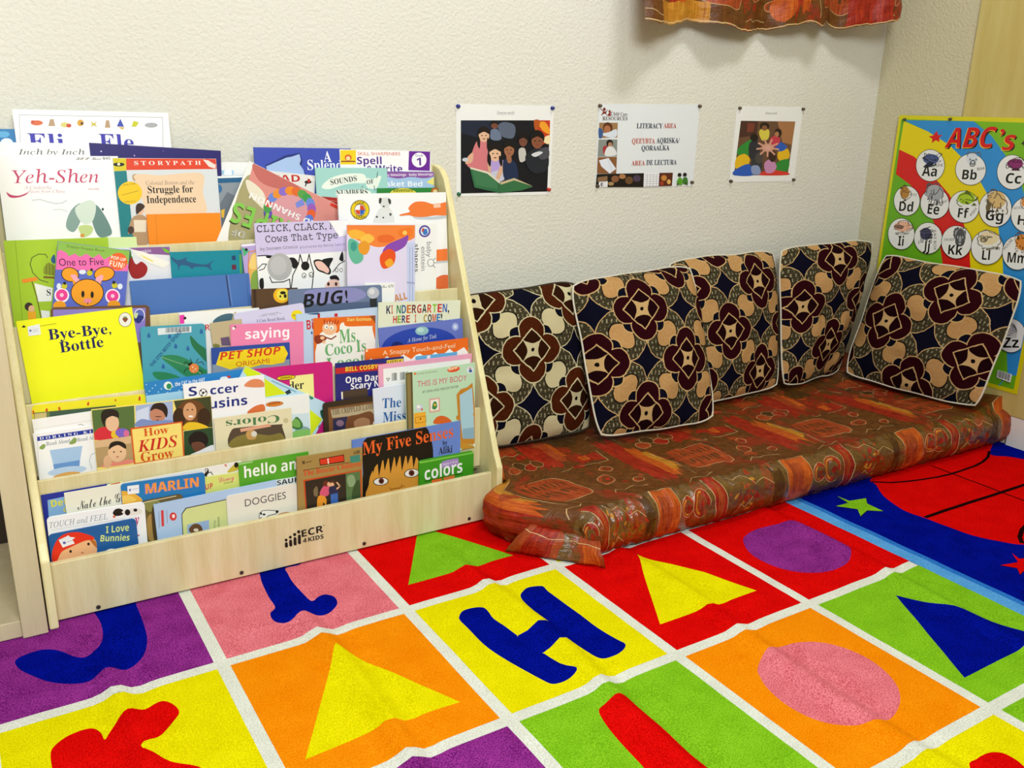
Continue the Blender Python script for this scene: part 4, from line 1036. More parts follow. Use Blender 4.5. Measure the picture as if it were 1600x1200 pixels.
# ---- front row (pocket 1)
book('picture_book', 'mint green picture book with a gilt mirror at the right side of the shelf', 1, 'D', (1014, 651), (1449, 586), 0.003, 'bddfbe',
     [P('5e5030', [(1010, 640), (1057, 635), (1070, 1200), (1030, 1200)]), P('8a7a4a', [(1022, 660), (1046, 655), (1056, 1100), (1036, 1100)]), T('d05a78', 'sans', 'THIS IS MY BODY', 1088, 740, 1398, 698, 36), T('55555c', 'sans', 'BY GINA AND MERCER MAYER', 1122, 778, 1346, 742, 15), T('7a8a6a', 'sans', 'A Little Golden Book', 1085, 662, 1215, 644, 11), E('e8722a', 1074, 656, 8, 7), E('e0501e', 1315, 628, 40, 17, -0.2), T('fbf0c8', 'bold', 'New!', 1285, 638, 1345, 622, 20), E('dce6f0', 1418, 632, 22, 22), E('2a5aa0', 1420, 638, 10, 10), E('c86a4a', 1418, 622, 7, 5),
      P('eeb034', [(1066, 903), (1140, 893), (1148, 1060), (1070, 1060)]), L('a8701c', 3, [(1075, 930), (1140, 920), (1142, 955), (1078, 965), (1075, 930)]), E('8a5414', 1108, 938, 5, 7), E('ccd4e0', 1100, 868, 24, 22), E('f4f4f4', 1096, 862, 12, 10), E('d83a2a', 1116, 878, 6, 6), P('dcaea0', [(1162, 812), (1228, 804), (1230, 890), (1164, 900)]), P('f0efe6', [(1170, 822), (1220, 814), (1222, 880), (1172, 890)]), S('3f8a4a', [(1180, 870), (1188, 835), (1205, 830), (1212, 862), (1196, 880)]), E('e0b83a', 1198, 850, 8, 8),
      S('d66426', [(1192, 968), (1205, 930), (1245, 918), (1285, 935), (1296, 960)]), P('c6862a', [(1333, 785), (1360, 752), (1400, 740), (1432, 712), (1440, 780), (1450, 900), (1455, 1100), (1360, 1090), (1345, 960)]), P('a8cfe0', [(1352, 790), (1430, 742), (1440, 900), (1443, 1060), (1372, 1062), (1358, 940)]), E('c6862a', 1448, 910, 12, 14), E('c6862a', 1340, 930, 10, 14), P('8ab0c8', [(1372, 1000), (1443, 990), (1443, 1062), (1372, 1062)]), L('b4782a', 8, [(1362, 1090), (1440, 1120)]), P('c8902e', [(1356, 1085), (1440, 1105), (1455, 1140), (1380, 1140), (1356, 1115)])],
     H=0.205, extra=[('round_sticker', [E('efece4', 1450, 1102, 13, 13)])])
book('picture_book', 'royal blue book with yellow letters in a light blue box, front row', 1, 'E', (255, 297), (690, 222), 0.003, '212f9a', [P('88b2da', [(297, 326), (420, 300), (640, 270), (640, 450), (306, 450)]), T('e6dc1c', 'bold', 'Detective', 322, 370, 600, 322, 44), T('e6dc1c', 'bold', 'Camp', 398, 402, 540, 380, 30)])
book('booklet', 'thin yellow-green booklet with a red bar above the tan title card in the front row', 1, 'E', (668, 228), (762, 208), 0.002, 'dae49e', [P('cf4a3a', [(690, 216), (752, 207), (752, 221), (692, 229)]), P('f4f4ea', [(668, 228), (690, 224), (694, 300), (668, 300)])])
book('picture_book', 'white book with a black ant drawing behind the blue fish-title book', 1, 'E', (740, 224), (1506, 82), 0.003, 'ebebe6', [S('1a1612', [(1275, 165), (1290, 150), (1300, 130), (1305, 150), (1295, 170), (1290, 182)]), L('1a1612', 5, [(1290, 160), (1318, 150), (1330, 168)]), L('1a1612', 4, [(1285, 155), (1283, 132), (1298, 128)]), S('c8b63c', [(1420, 150), (1460, 105), (1490, 90), (1495, 130), (1450, 150)]), E('1a1612', 1476, 106, 13, 17), S('d8704a', [(1398, 100), (1412, 94), (1416, 118)])])
book('paperback_book', 'cream paperback with a thin handwritten title left of the blue fish-title book', 1, 'E', (400, 283), (770, 220), 0.003, 'ebe9d8', [T('2c2c2c', 'script', 'Nate the Great', 486, 388, 850, 318, 56)])
book('picture_book', 'pale lime book with pink script between the leaf green and blue fish-title books', 1, 'E', (1275, 184), (1494, 152), 0.003, 'dae07a', [T('cf3a48', 'bold', 'UP', 1284, 262, 1332, 252, 34), T('dd4a7c', 'script', 'Disney', 1368, 216, 1464, 196, 32), T('5a4a3a', 'sans', 'MUSICAL', 1400, 226, 1456, 214, 10), S('c8c09a', [(1280, 285), (1370, 270), (1372, 300), (1280, 310)])])
book('board_book', 'blue board book with orange block letters in the front row', 1, 'E', (755, 229), (1279, 154), 0.005, '1e7abc', [L('e8eef2', 4, [(770, 226), (950, 198)]), T('c88ab0', 'bold', 'MARLIN', 908, 289, 1240, 242, 62), T('f2983a', 'bold', 'MARLIN', 913, 285, 1243, 240, 60), S('e8ae38', [(755, 275), (800, 272), (850, 290), (890, 325), (860, 345), (755, 350)]), S('f0c860', [(765, 300), (820, 300), (850, 330), (765, 345)])], rounded=0.006, extra=[('white_sticker', [P('eff1f4', [(795, 238), (868, 229), (870, 282), (798, 290)]), E('5a6ab0', 812, 262, 6, 8), L('9aa2b4', 3, [(826, 258), (860, 253)])])])
book('picture_book', 'leaf green book with white lowercase lettering in the front row', 1, 'F', (-30, 336), (408, 262), 0.003, '58a82a', [T('f6faf2', 'bold', 'hello an', 8, 428, 332, 372, 74), P('a8d48a', [(-30, 338), (60, 322), (60, 330), (-30, 346)])])
book('board_book', 'olive brown board book standing behind the white puppy book', 1, 'E', (885, 336), (1142, 288), 0.006, '67572e', [S('8a8a4a', [(890, 350), (960, 320), (1000, 345), (940, 400)]), S('a8884a', [(920, 440), (960, 420), (975, 560), (930, 570)]), S('4a3a1e', [(950, 380), (1000, 360), (1000, 600), (960, 560)]), L('e4dcc0', 4, [(890, 343), (1100, 300)])], rounded=0.008)
book('picture_book', 'white book with black letters between the leaf green book and the cream dog book', 1, 'F', (180, 446), (440, 402), 0.003, 'e6ecee', [T('161616', 'bold', 'SAURS', 212, 474, 380, 444, 30)])
book('board_book', 'light blue boxed book back with a pale lime panel in the front row', 1, 'E', (960, 357), (1728, 202), 0.006, 'aecaec', [P('26262a', [(1134, 412), (1160, 374), (1440, 314), (1452, 620), (1145, 620)]), P('d3dc96', [(1139, 414), (1164, 379), (1440, 319), (1452, 620), (1150, 620)]), E('d43c3c', 1082, 428, 22, 26), E('f4ecec', 1084, 426, 9, 12), P('d43c3c', [(1006, 390), (1022, 388), (1026, 488), (1010, 490)]), L('8a9ab8', 4, [(992, 395), (996, 500)]), L('8a9ab8', 4, [(1042, 390), (1046, 470)]), P('9ab4dc', [(1170, 480), (1306, 448), (1310, 620), (1175, 620)]), S('6a4a2e', [(1180, 510), (1210, 475), (1250, 480), (1265, 520), (1210, 540)]), E('e8dcc4', 1225, 512, 16, 10), T('7a8a5a', 'sans', 'This book', 1335, 452, 1337, 520, 14), T('7a8a5a', 'sans', 'belongs to', 1360, 432, 1364, 515, 14), T('5a6a3a', 'sans', 'name', 1420, 432, 1424, 490, 16)])
book('board_book', 'white board book with thin grey capitals and a black and white puppy', 1, 'E', (272, 441), (886, 340), 0.006, 'f2f4f6', [T('8496a4', 'italic', 'TOUCH and FEEL', 310, 502, 674, 444, 38), L('a8b4c0', 2, [(320, 512), (780, 440)]), S('14110e', [(705, 410), (718, 385), (745, 378), (770, 390), (768, 415), (730, 425)]), S('e8e4dc', [(760, 400), (790, 388), (840, 375), (885, 385), (880, 412), (800, 420)]), E('14110e', 797, 402, 17, 19), E('14110e', 846, 388, 12, 10), E('d8703a', 714, 428, 9, 8), T('c03a78', 'serifi', 'y', 838, 480, 872, 474, 44), P('c03a78', [(850, 545), (872, 540), (872, 548), (850, 553)])], rounded=0.008)
book('board_book', 'cream board book with a line-drawn dog under grey capitals', 1, 'F', (-106, 542), (340, 460), 0.005, 'e7e5d9', [T('4c4c4c', 'sans', 'DOGGIES', 12, 607, 268, 556, 44), S('f4f3ec', [(100, 690), (105, 640), (140, 625), (205, 632), (215, 645), (160, 665), (140, 690)]), L('1c1c1c', 4, [(100, 680), (100, 650), (120, 632), (150, 628), (205, 632), (217, 640), (200, 652), (160, 662), (145, 675)]), S('1c1c1c', [(203, 632), (220, 630), (218, 644), (206, 646)]), E('1c1c1c', 130, 655, 9, 6), E('1c1c1c', 112, 650, 6, 8), L('1c1c1c', 4, [(98, 685), (115, 672)]), S('c89a6a', [(205, 665), (240, 645), (290, 640), (290, 670), (210, 680)])], rounded=0.007)
book('picture_book', 'blue book with a large black-haired face and orange lettering', 1, 'F', (680, 191), (1357, 70), 0.003, '6888d6', [S('120e0b', [(745, 225), (780, 170), (830, 130), (930, 118), (1050, 108), (1130, 106), (1165, 150), (1188, 300), (1150, 560), (760, 560), (750, 400)]), S('d89838', [(788, 560), (785, 470), (800, 400), (850, 330), (930, 300), (1020, 290), (1085, 300), (1105, 380), (1120, 500), (1100, 560)])] +
     [P('120e0b', [(800 + i * 36, 300 - i * 6), (840 + i * 36, 290 - i * 6), (812 + i * 36, 400 - i * 9 + (i % 2) * 30)]) for i in range(8)] +
     [E('17100b', 860, 449, 48, 25, -0.1), E('f3efe8', 860, 449, 43, 21, -0.1), E('6a2a1c', 863, 446, 17, 18), E('120c0a', 863, 446, 8, 8), E('17100b', 1053, 397, 48, 27, -0.15), E('f3efe8', 1053, 397, 43, 23, -0.15), E('6a2a1c', 1052, 396, 18, 19), E('120c0a', 1052, 396, 8, 9), L('7a4a14', 4, [(915, 488), (925, 500), (945, 492), (975, 490), (992, 480), (990, 468)]), E('7a4a14', 1005, 478, 4, 3),
      T('ee6628', 'serif', 'My Five Senses', 748, 284, 1312, 170, 78), T('14131a', 'serif', 'by', 1246, 222, 1276, 216, 26), T('14131a', 'serif', 'Aliki', 1220, 280, 1306, 266, 44)])
book('paperback_book', 'olive paperback with a red train carriage and two children looking out', 1, 'F', (335, 302), (745, 238), 0.008, 'a4864a', [P('14100c', [(474, 308), (630, 280), (634, 328), (480, 350)]), P('d6361c', [(478, 312), (626, 285), (630, 322), (484, 345)]), P('f0d8c8', [(525, 305), (533, 304), (537, 338), (529, 340)]), L('2a2014', 3, [(375, 380), (735, 318)]), T('d4441c', 'serif', 'The Boxcar Children', 376, 416, 736, 352, 34), P('c84a1c', [(376, 440), (738, 374), (748, 700), (396, 700)]), P('2c241c', [(386, 448), (640, 400), (650, 700), (402, 700)]), P('567648', [(640, 400), (730, 384), (740, 700), (650, 700)]), S('8aa47a', [(650, 420), (690, 410), (700, 470), (660, 480)]), S('38502e', [(690, 480), (725, 440), (730, 560), (680, 560)]), S('7a6a4a', [(440, 500), (462, 480), (466, 535), (444, 540)]), S('d65678', [(478, 520), (500, 480), (530, 465), (542, 500), (530, 535), (490, 545)]), E('6a2a1c', 518, 462, 20, 18), E('e4b08a', 536, 466, 12, 14), S('e6962a', [(465, 548), (500, 538), (520, 560), (516, 600), (500, 580), (490, 640), (465, 640)]), E('4a2a1c', 560, 458, 20, 18), E('e4b08a', 554, 470, 14, 15), S('24264a', [(536, 490), (570, 476), (596, 500), (590, 530), (545, 535)]), L('e4b08a', 9, [(585, 495), (604, 478), (585, 455)]), P('3a66b4', [(545, 530), (590, 520), (598, 640), (550, 640)]), P('3f8878', [(667, 292), (728, 280), (731, 324), (671, 333)]), T('4a3a1c', 'bold', '#38', 690, 278, 728, 271, 18), P('5a4a2a', [(368, 322), (384, 320), (386, 338), (370, 340)]), L('5a4a2a', 4, [(392, 330), (428, 322)])], edge='e9dfbe')
book('board_book', 'glossy green padded board book with white lowercase title at the right of the front row', 1, 'F', (1100, 322), (1441, 258), 0.007, '3d981d', [P('7ac84a', [(1102, 326), (1438, 264), (1440, 274), (1104, 338)]), S('a688c8', [(1240, 332), (1256, 320), (1330, 304), (1346, 312), (1346, 345), (1330, 354), (1255, 366), (1242, 360)]), T('f0eaf8', 'sans', "baby's first", 1250, 350, 1340, 330, 17), P('1c5a0e', [(1132, 446), (1372, 396), (1372, 402), (1134, 452)]), T('f8faf4', 'bold', 'colors', 1134, 442, 1370, 390, 80), P('e66e2a', [(1178, 440), (1240, 428), (1246, 480), (1182, 490)]), P('e07a3a', [(1250, 425), (1320, 408), (1326, 470), (1256, 480)])], rounded=0.007)
book('board_book', 'dark blue board book with a red-hatted face at the left of the front row', 1, 'E', (299, 546), (849, 440), 0.005, '1d5d9e', [S('ecb684', [(345, 720), (360, 640), (430, 575), (520, 555), (590, 570), (606, 620), (600, 670), (570, 720)]), S('b86a2a', [(560, 570), (595, 580), (606, 625), (580, 600)]), S('e63218', [(325, 700), (328, 640), (360, 570), (410, 535), (480, 525), (530, 535), (560, 545), (590, 560), (575, 575), (530, 580), (440, 620), (385, 650), (360, 700), (340, 720)]), E('1c1410', 441, 646, 8, 9), E('1c1410', 553, 600, 8, 9), E('c87a54', 515, 655, 10, 5), T('d6e68a', 'bold', 'I Love', 662, 532, 806, 516, 42), T('d6e68a', 'bold', 'Bunnies', 626, 584, 808, 578, 42), S('f0f0f2', [(665, 640), (700, 628), (735, 640), (700, 650)])],
     rounded=0.008, extra=[('white_sticker', [P('eef0f3', [(366, 575), (408, 556), (428, 545), (436, 555), (470, 560), (452, 572), (467, 596), (392, 622)]), E('5a64b0', 402, 592, 10, 8), L('9aa0b4', 3, [(418, 588), (455, 575)])])])


# ================================================================== PRINTS ON THE WALLS
def flat_sheet(name, label, cat, corners, art, zone, plane, extra_parts=(), thick=0.0005, col='f0f0ec', group=None):
    """a sheet of paper lying against a wall; corners in zone pixels; plane = (point, to_local, place)"""
    p0, n, tol, place = plane
    zx, zy, zs = ZONE[zone]
    loc = lambda x, y: tol(on_plane(x, y, p0, n))
    cs = [loc(zx + x / zs, zy + y / zs) for x, y in corners]
    m = MB()
    m.prism(cs, 0.0004, 0.0004 + thick, paint(col, 0.55), place)
    xs, ys = [c[0] for c in cs], [c[1] for c in cs]
    print_art(m, art, zone, loc, (min(xs) + 0.001, min(ys) + 0.001, max(xs) - 0.001, max(ys) - 0.001), 0.0004 + thick, place, rough=0.5)
    o = m.build(name)
    c = sum((Vector(place(x, y, 0)) for x, y in cs), Vector()) / len(cs)
    o.data.transform(Matrix.Translation(-c))
    o.location = c
    return tag(o, label, cat, group)


BACK = ((0, -0.001, 0), Vector((0, 1, 0)), lambda w: (w.x, w.z), lambda x, y, d: (x, -d, y))
XP = XR - 0.0105
SIDE = ((XP, 0, 0), Vector((1, 0, 0)), lambda w: (-w.y, w.z), lambda x, y, d: (XP - d, -x, y))


def face(cx, cy, rx, ry, skin, hair, d=1):
    return [E(hair, cx, cy - ry * 0.35, rx * 1.25, ry * 1.05), E(skin, cx, cy + ry * 0.1, rx, ry), S(hair, [(cx - rx, cy - ry * 0.2), (cx - rx * 0.6, cy - ry), (cx + rx * 0.6, cy - ry), (cx + rx, cy - ry * 0.2), (cx, cy - ry * 0.55)]),
            E('1a100c', cx - rx * 0.38, cy + ry * 0.05, rx * 0.16, ry * 0.08), E('1a100c', cx + rx * 0.38, cy + ry * 0.05, rx * 0.16, ry * 0.08), E('8a4038', cx, cy + ry * 0.6, rx * 0.28, ry * 0.08)]


flat_sheet('photo_print', 'leftmost paper print on the wall with a photo of children around a green book', 'picture', [(60, 60), (468, 68), (452, 438), (62, 446)],
           [T('6a6a6a', 'sans', 'Diverse world', 232, 101, 302, 101, 10), L('8a8a8a', 1, [(232, 104), (302, 104)]), P('0e1018', [(80, 128), (452, 128), (440, 425), (80, 433)]), P('1c2438', [(80, 128), (240, 128), (230, 190), (150, 200), (80, 180)]),
            S('5a6478', [(235, 150), (262, 135), (305, 150), (300, 200), (262, 200), (245, 185)]), S('6a7890', [(205, 170), (232, 165), (250, 200), (235, 212), (205, 205)]), P('c83a1e', [(395, 128), (452, 128), (450, 215), (420, 230), (405, 190)]), S('f0a02a', [(405, 140), (430, 135), (450, 165), (448, 185), (420, 170)]), S('f4e2b0', [(422, 205), (450, 190), (450, 225), (430, 222)]), S('b8541e', [(385, 128), (410, 130), (400, 170), (388, 165)]),
            S('d67a80', [(142, 222), (160, 212), (195, 222), (198, 280), (190, 345), (150, 335), (105, 315), (125, 265)]), S('e2b090', [(105, 285), (130, 262), (128, 300), (100, 310)]), E('c8ccd8', 98, 292, 12, 8)] + face(176, 190, 22, 26, 'e4b896', '181010') + [S('181010', [(150, 190), (160, 210), (158, 245), (148, 225)]), S('181010', [(190, 200), (198, 220), (196, 255), (188, 240)])]
           + face(220, 148, 14, 14, '7a4a38', '14100e') + [S('b8a0dc', [(192, 300), (215, 288), (250, 290), (262, 315), (250, 345), (200, 345)]), S('c8c8dc', [(205, 345), (262, 335), (275, 360), (240, 385), (205, 375)]), S('dcae90', [(190, 305), (202, 305), (205, 345), (196, 350)]), S('dcae90', [(248, 310), (262, 320), (240, 372), (225, 368)])] + face(222, 265, 24, 31, 'e8bc98', '181010') + [S('181010', [(192, 265), (204, 280), (202, 320), (190, 300)]), S('181010', [(238, 275), (252, 290), (250, 320), (240, 305)])]
           + [S('1c2c4c', [(255, 300), (280, 290), (310, 310), (315, 380), (262, 375)])] + face(280, 250, 21, 27, 'a06a4a', '140e0c') + [S('a06a4a', [(268, 275), (285, 270), (290, 300), (275, 305)]), S('c8c4bc', [(320, 250), (345, 245), (350, 290), (325, 300)])] + face(338, 213, 17, 22, '7a4a38', '120c0a') + [S('20242c', [(350, 270), (400, 240), (440, 260), (440, 330), (390, 350), (355, 320)]), S('4a4a52', [(400, 255), (440, 240), (445, 280), (410, 290)])] + face(397, 212, 24, 31, '8a5238', '140e0c')
           + [S('d8d8dc', [(372, 270), (400, 258), (420, 262), (390, 280)]), P('2f6a44', [(115, 325), (190, 345), (240, 385), (240, 430), (135, 408)]), P('3f7a50', [(125, 335), (185, 352), (232, 388), (230, 415), (142, 398)]), P('356e42', [(240, 390), (300, 372), (378, 405), (330, 420), (240, 430)]), P('e0d8c0', [(115, 322), (192, 342), (242, 384), (240, 392), (188, 350), (118, 330)]), P('c8b890', [(242, 386), (300, 368), (378, 402), (300, 378), (245, 396)])], 'W', BACK)
flat_sheet('sign_print', 'middle paper sign on the wall reading Literacy Area in three languages', 'sign', [(656, 60), (1077, 62), (1047, 402), (640, 408)],
           [S('7a241c', [(664, 108), (672, 92), (660, 80), (668, 82), (680, 92), (694, 82), (686, 96), (690, 110), (680, 100)]), E('7a241c', 678, 82, 6, 7), S('8a2c20', [(690, 108), (698, 96), (690, 88), (702, 94), (710, 88), (704, 100), (706, 110)]), E('8a2c20', 700, 90, 4, 5), T('4a2a28', 'serif', 'Child Care', 706, 108, 774, 110, 15), T('3a2424', 'serif', 'RESOURCES', 670, 128, 774, 128, 16),
            P('a07a50', [(657, 138), (734, 138), (732, 200), (654, 202)]), E('5a3018', 692, 160, 20, 24), E('b0704a', 690, 166, 14, 17), S('dce4ee', [(662, 185), (695, 178), (728, 165), (728, 195), (700, 200)]), S('3a5a90', [(655, 160), (672, 172), (668, 200), (655, 200)]), P('8a9088', [(654, 208), (732, 208), (730, 278), (650, 280)]), E('1c1614', 700, 224, 14, 16), E('b08060', 702, 230, 9, 11), S('a8323a', [(672, 240), (690, 235), (690, 270), (675, 268)]), S('e4e4e4', [(690, 240), (715, 240), (728, 272), (680, 275)]),
            P('8a5a34', [(650, 282), (730, 280), (727, 350), (647, 350)]), P('e4e8f2', [(655, 295), (695, 285), (727, 330), (700, 350), (665, 320)]), L('9aa8c4', 1, [(692, 290), (712, 340)]), T('2a3446', 'serif', 'LITERACY', 812, 161, 920, 161, 21), T('c0503a', 'serif', 'AREA', 924, 160, 977, 160, 20), T('c0503a', 'serif', 'QEEYBTA', 792, 224, 888, 224, 21), T('2a3446', 'serif', 'AQRISKA/', 894, 223, 990, 222, 22), T('2a3446', 'serif', 'QORAALKA', 832, 254, 948, 252, 21), T('c0503a', 'serif', 'AREA', 790, 316, 846, 315, 20), T('2a3446', 'serif', 'DE LECTURA', 852, 314, 978, 312, 21),
            P('15100e', [(646, 352), (842, 348), (840, 406), (641, 406)]), P('8a6a4a', [(650, 365), (690, 360), (690, 380), (648, 384)]), P('e8e8e8', [(655, 384), (692, 382), (690, 406), (652, 406)]), T('2a2a3a', 'bold', 'E', 662, 402, 672, 402, 14), E('8a5a3a', 722, 372, 16, 14), E('b07a4a', 752, 362, 14, 10), E('6a4a2a', 780, 378, 16, 16), E('a88a5a', 705, 392, 12, 8), E('4a3a50', 812, 370, 16, 14), P('f2f2f4', [(842, 348), (906, 347), (903, 403), (840, 405)])]
           + [L('8a8a92', 1, [(843, 356 + i * 9), (904, 355 + i * 9)]) for i in range(6)] + [L('8a8a92', 1, [(856 + i * 13, 350), (854 + i * 13, 404)]) for i in range(4)] + [P('5a2418', [(906, 347), (962, 346), (958, 400), (903, 402)]), E('c8843a', 925, 368, 12, 12), E('e0b060', 945, 384, 8, 10), E('a03a1e', 916, 390, 8, 9), E('1c1614', 990, 355, 8, 8), E('1c1614', 1012, 354, 8, 8), S('5aa02a', [(978, 385), (988, 366), (1000, 372), (1002, 395), (985, 396)]), S('3a7a2a', [(1004, 370), (1020, 366), (1024, 392), (1006, 392)]), L('2a2a2a', 4, [(985, 390), (980, 398)]), L('2a2a2a', 4, [(1015, 388), (1022, 396)])], 'W', BACK, col='e6eaec')
flat_sheet('photo_print', 'rightmost paper print on the wall with children joining hands on a puzzle rug', 'picture', [(1232, 70), (1507, 73), (1468, 382), (1199, 386)],
           [T('6a6a6a', 'sans', 'Diverse world', 1350, 103, 1396, 103, 10), P('6a4a34', [(1247, 130), (1474, 133), (1442, 356), (1218, 358)]), P('a8744a', [(1400, 134), (1474, 133), (1460, 230), (1420, 220)]), P('4a2c22', [(1247, 130), (1320, 131), (1312, 190), (1240, 200)]), P('7a3a2c', [(1275, 140), (1305, 140), (1300, 175), (1272, 178)]), S('2e8a34', [(1240, 240), (1300, 205), (1310, 260), (1260, 275), (1232, 268)]), S('e6b81e', [(1228, 285), (1262, 268), (1285, 290), (1270, 320), (1225, 328)]), S('2a5ab8', [(1222, 335), (1280, 310), (1300, 356), (1219, 357)]), S('e6b81e', [(1405, 255), (1440, 245), (1450, 280), (1420, 300), (1400, 285)]), S('2e8a34', [(1395, 305), (1445, 290), (1442, 335), (1400, 345)]), S('2a5ab8', [(1405, 215), (1440, 240), (1410, 258), (1390, 240)]), S('d83a2a', [(1330, 345), (1380, 335), (1440, 345), (1440, 356), (1330, 357)]),
            S('d8c84a', [(1322, 175), (1345, 160), (1365, 172), (1360, 205), (1335, 212)]), E('2a1a12', 1345, 152, 20, 16), E('8a5a3a', 1345, 160, 11, 11), S('c83a4a', [(1368, 205), (1400, 190), (1410, 215), (1395, 235), (1372, 240)]), E('2a1a12', 1402, 180, 15, 18), E('b07a54', 1396, 186, 9, 11), S('2c2c34', [(1285, 220), (1320, 215), (1325, 260), (1300, 295), (1280, 270)]), E('1c1210', 1302, 200, 16, 16), S('34343a', [(1290, 300), (1310, 280), (1335, 300), (1330, 340), (1295, 345)]), E('4a4440', 1322, 285, 17, 22), S('c88ab4', [(1345, 305), (1375, 290), (1395, 320), (1380, 345), (1350, 345)]), E('3a2418', 1378, 278, 16, 24), S('8a9ac0', [(1290, 320), (1320, 318), (1328, 350), (1295, 352)]),
            E('d89a80', 1358, 242, 26, 17)] + [L('d8a088', 7, [(1358 + 8 * math.cos(a), 242 + 6 * math.sin(a)), (1358 + 46 * math.cos(a), 242 + 36 * math.sin(a))]) for a in [i * 0.7 + 0.2 for i in range(9)]] + [E('e0a898', 1358, 242, 12, 9)], 'W', BACK)


def pin(label, px, py, col, plane, r=0.0048, grp='push pins holding the wall papers', name='push_pin'):
    p0, n, tol, place = plane
    x, y = tol(on_plane(px, py, p0, n))
    prof = [(0.0, 0.0008), (r, 0.0010), (r, 0.0022), (r * 0.55, 0.0032), (r * 0.5, 0.0060), (r * 0.85, 0.0072), (r * 0.8, 0.0084), (0.0001, 0.0088)]
    k = 14
    m = MB()
    vs = [place(x + q * math.cos(2 * math.pi * i / k), y + q * math.sin(2 * math.pi * i / k), d) for q, d in prof for i in range(k)]
    fs = [(a * k + i, a * k + (i + 1) % k, (a + 1) * k + (i + 1) % k, (a + 1) * k + i) for a in range(len(prof) - 1) for i in range(k)]
    m.add(vs, fs, paint(col, 0.25, 0.5))
    o = m.build(name, smooth=True)
    c = Vector(place(x, y, 0))
    o.data.transform(Matrix.Translation(-c))
    o.location = c
    return tag(o, label, 'push pin', grp)


WZ = lambda x, y: (690 + x / 2.6667, 140 + y / 2.6667)
for x, y, c, lb in ((67, 69, '22308c', 'blue push pin at the top left corner of the leftmost print'), (460, 77, '22308c', 'blue push pin at the top right corner of the leftmost print'),
                    (70, 435, '1c6a48', 'green push pin at the bottom left corner of the leftmost print'), (445, 416, 'd23a1e', 'red push pin at the bottom right corner of the leftmost print'),
                    (658, 67, '5a4a36', 'brown push pin at the top left corner of the literacy sign'), (1073, 69, '5a4a36', 'brown push pin at the top right corner of the literacy sign'),
                    (647, 401, '4a3c2c', 'brown push pin at the bottom left corner of the literacy sign'), (1041, 386, '5a4a36', 'brown push pin at the bottom right corner of the literacy sign'),
                    (1240, 77, '5a4a36', 'brown push pin at the top left corner of the rightmost print'), (1504, 81, '5a4a36', 'brown push pin at the top right corner of the rightmost print'),
                    (1203, 381, '4a3c2c', 'brown push pin at the bottom left corner of the rightmost print'), (1464, 375, '4a3c2c', 'brown push pin at the bottom right corner of the rightmost print')):
    pin(lb, *WZ(x, y), c, BACK)

# ------------------------------------------------------------------ alphabet poster on the right wall
bl, yl, rd, gr, wh = '2f8fd4', 'e8d40c', 'd81e1a', '6ab01e', 'eceeea'
PA = [P(gr, [(262, 78), (1420, 92), (1420, 3400), (-900, 3400), (-900, 400)]),
      P('7ab81c', [(825, 90), (1420, 90), (1420, 1400), (1180, 560), (1070, 360), (960, 205)]),
      P(bl, [(300, 86), (825, 94), (960, 205), (1070, 360), (1180, 560), (1420, 1500), (1420, 2000), (1080, 2000), (1040, 1100), (1010, 900), (960, 700), (870, 540), (760, 390), (640, 270), (480, 170)]),
      P(yl, [(300, 92), (480, 170), (640, 270), (760, 390), (870, 540), (960, 700), (1010, 900), (1040, 1100), (1050, 1400), (800, 1400), (800, 1200), (790, 1000), (740, 830), (640, 640), (500, 480), (380, 360), (266, 305)]),
      P(rd, [(266, 305), (380, 360), (500, 480), (640, 640), (740, 830), (790, 1000), (800, 1200), (800, 1400), (590, 1400), (590, 1150), (560, 950), (510, 810), (430, 680), (350, 570), (240, 490)]),
      S(bl, [(1130, 1900), (1200, 1500), (1300, 1600), (1060, 2020), (900, 2200)]),
      P('d81e1a', [(548, 165), (558, 198), (590, 196), (566, 218), (568, 250), (540, 236), (510, 258), (515, 225), (487, 208), (520, 200)]),
      P('3a3a1c', [(1220, 200), (1225, 240), (1260, 260), (1222, 268), (1210, 300), (1196, 270), (1180, 262), (1200, 240)])]
for dx, c in (((6, 10), '16140c'), ((-6, 5), 'f0c81e'), ((0, 0), 'd41a1a')):
    PA.append(T(c, 'sansi', 'ABC', 606 + dx[0], 292 + dx[1], 985 + dx[0], 290 + dx[1], 148))
    PA.append(T(c, 'sansi', 's', 1036 + dx[0], 310 + dx[1], 1134 + dx[0], 308 + dx[1], 112))
    PA.append(T(c, 'sansi', '’', 1008 + dx[0], 292 + dx[1], 1044 + dx[0], 292 + dx[1], 138))
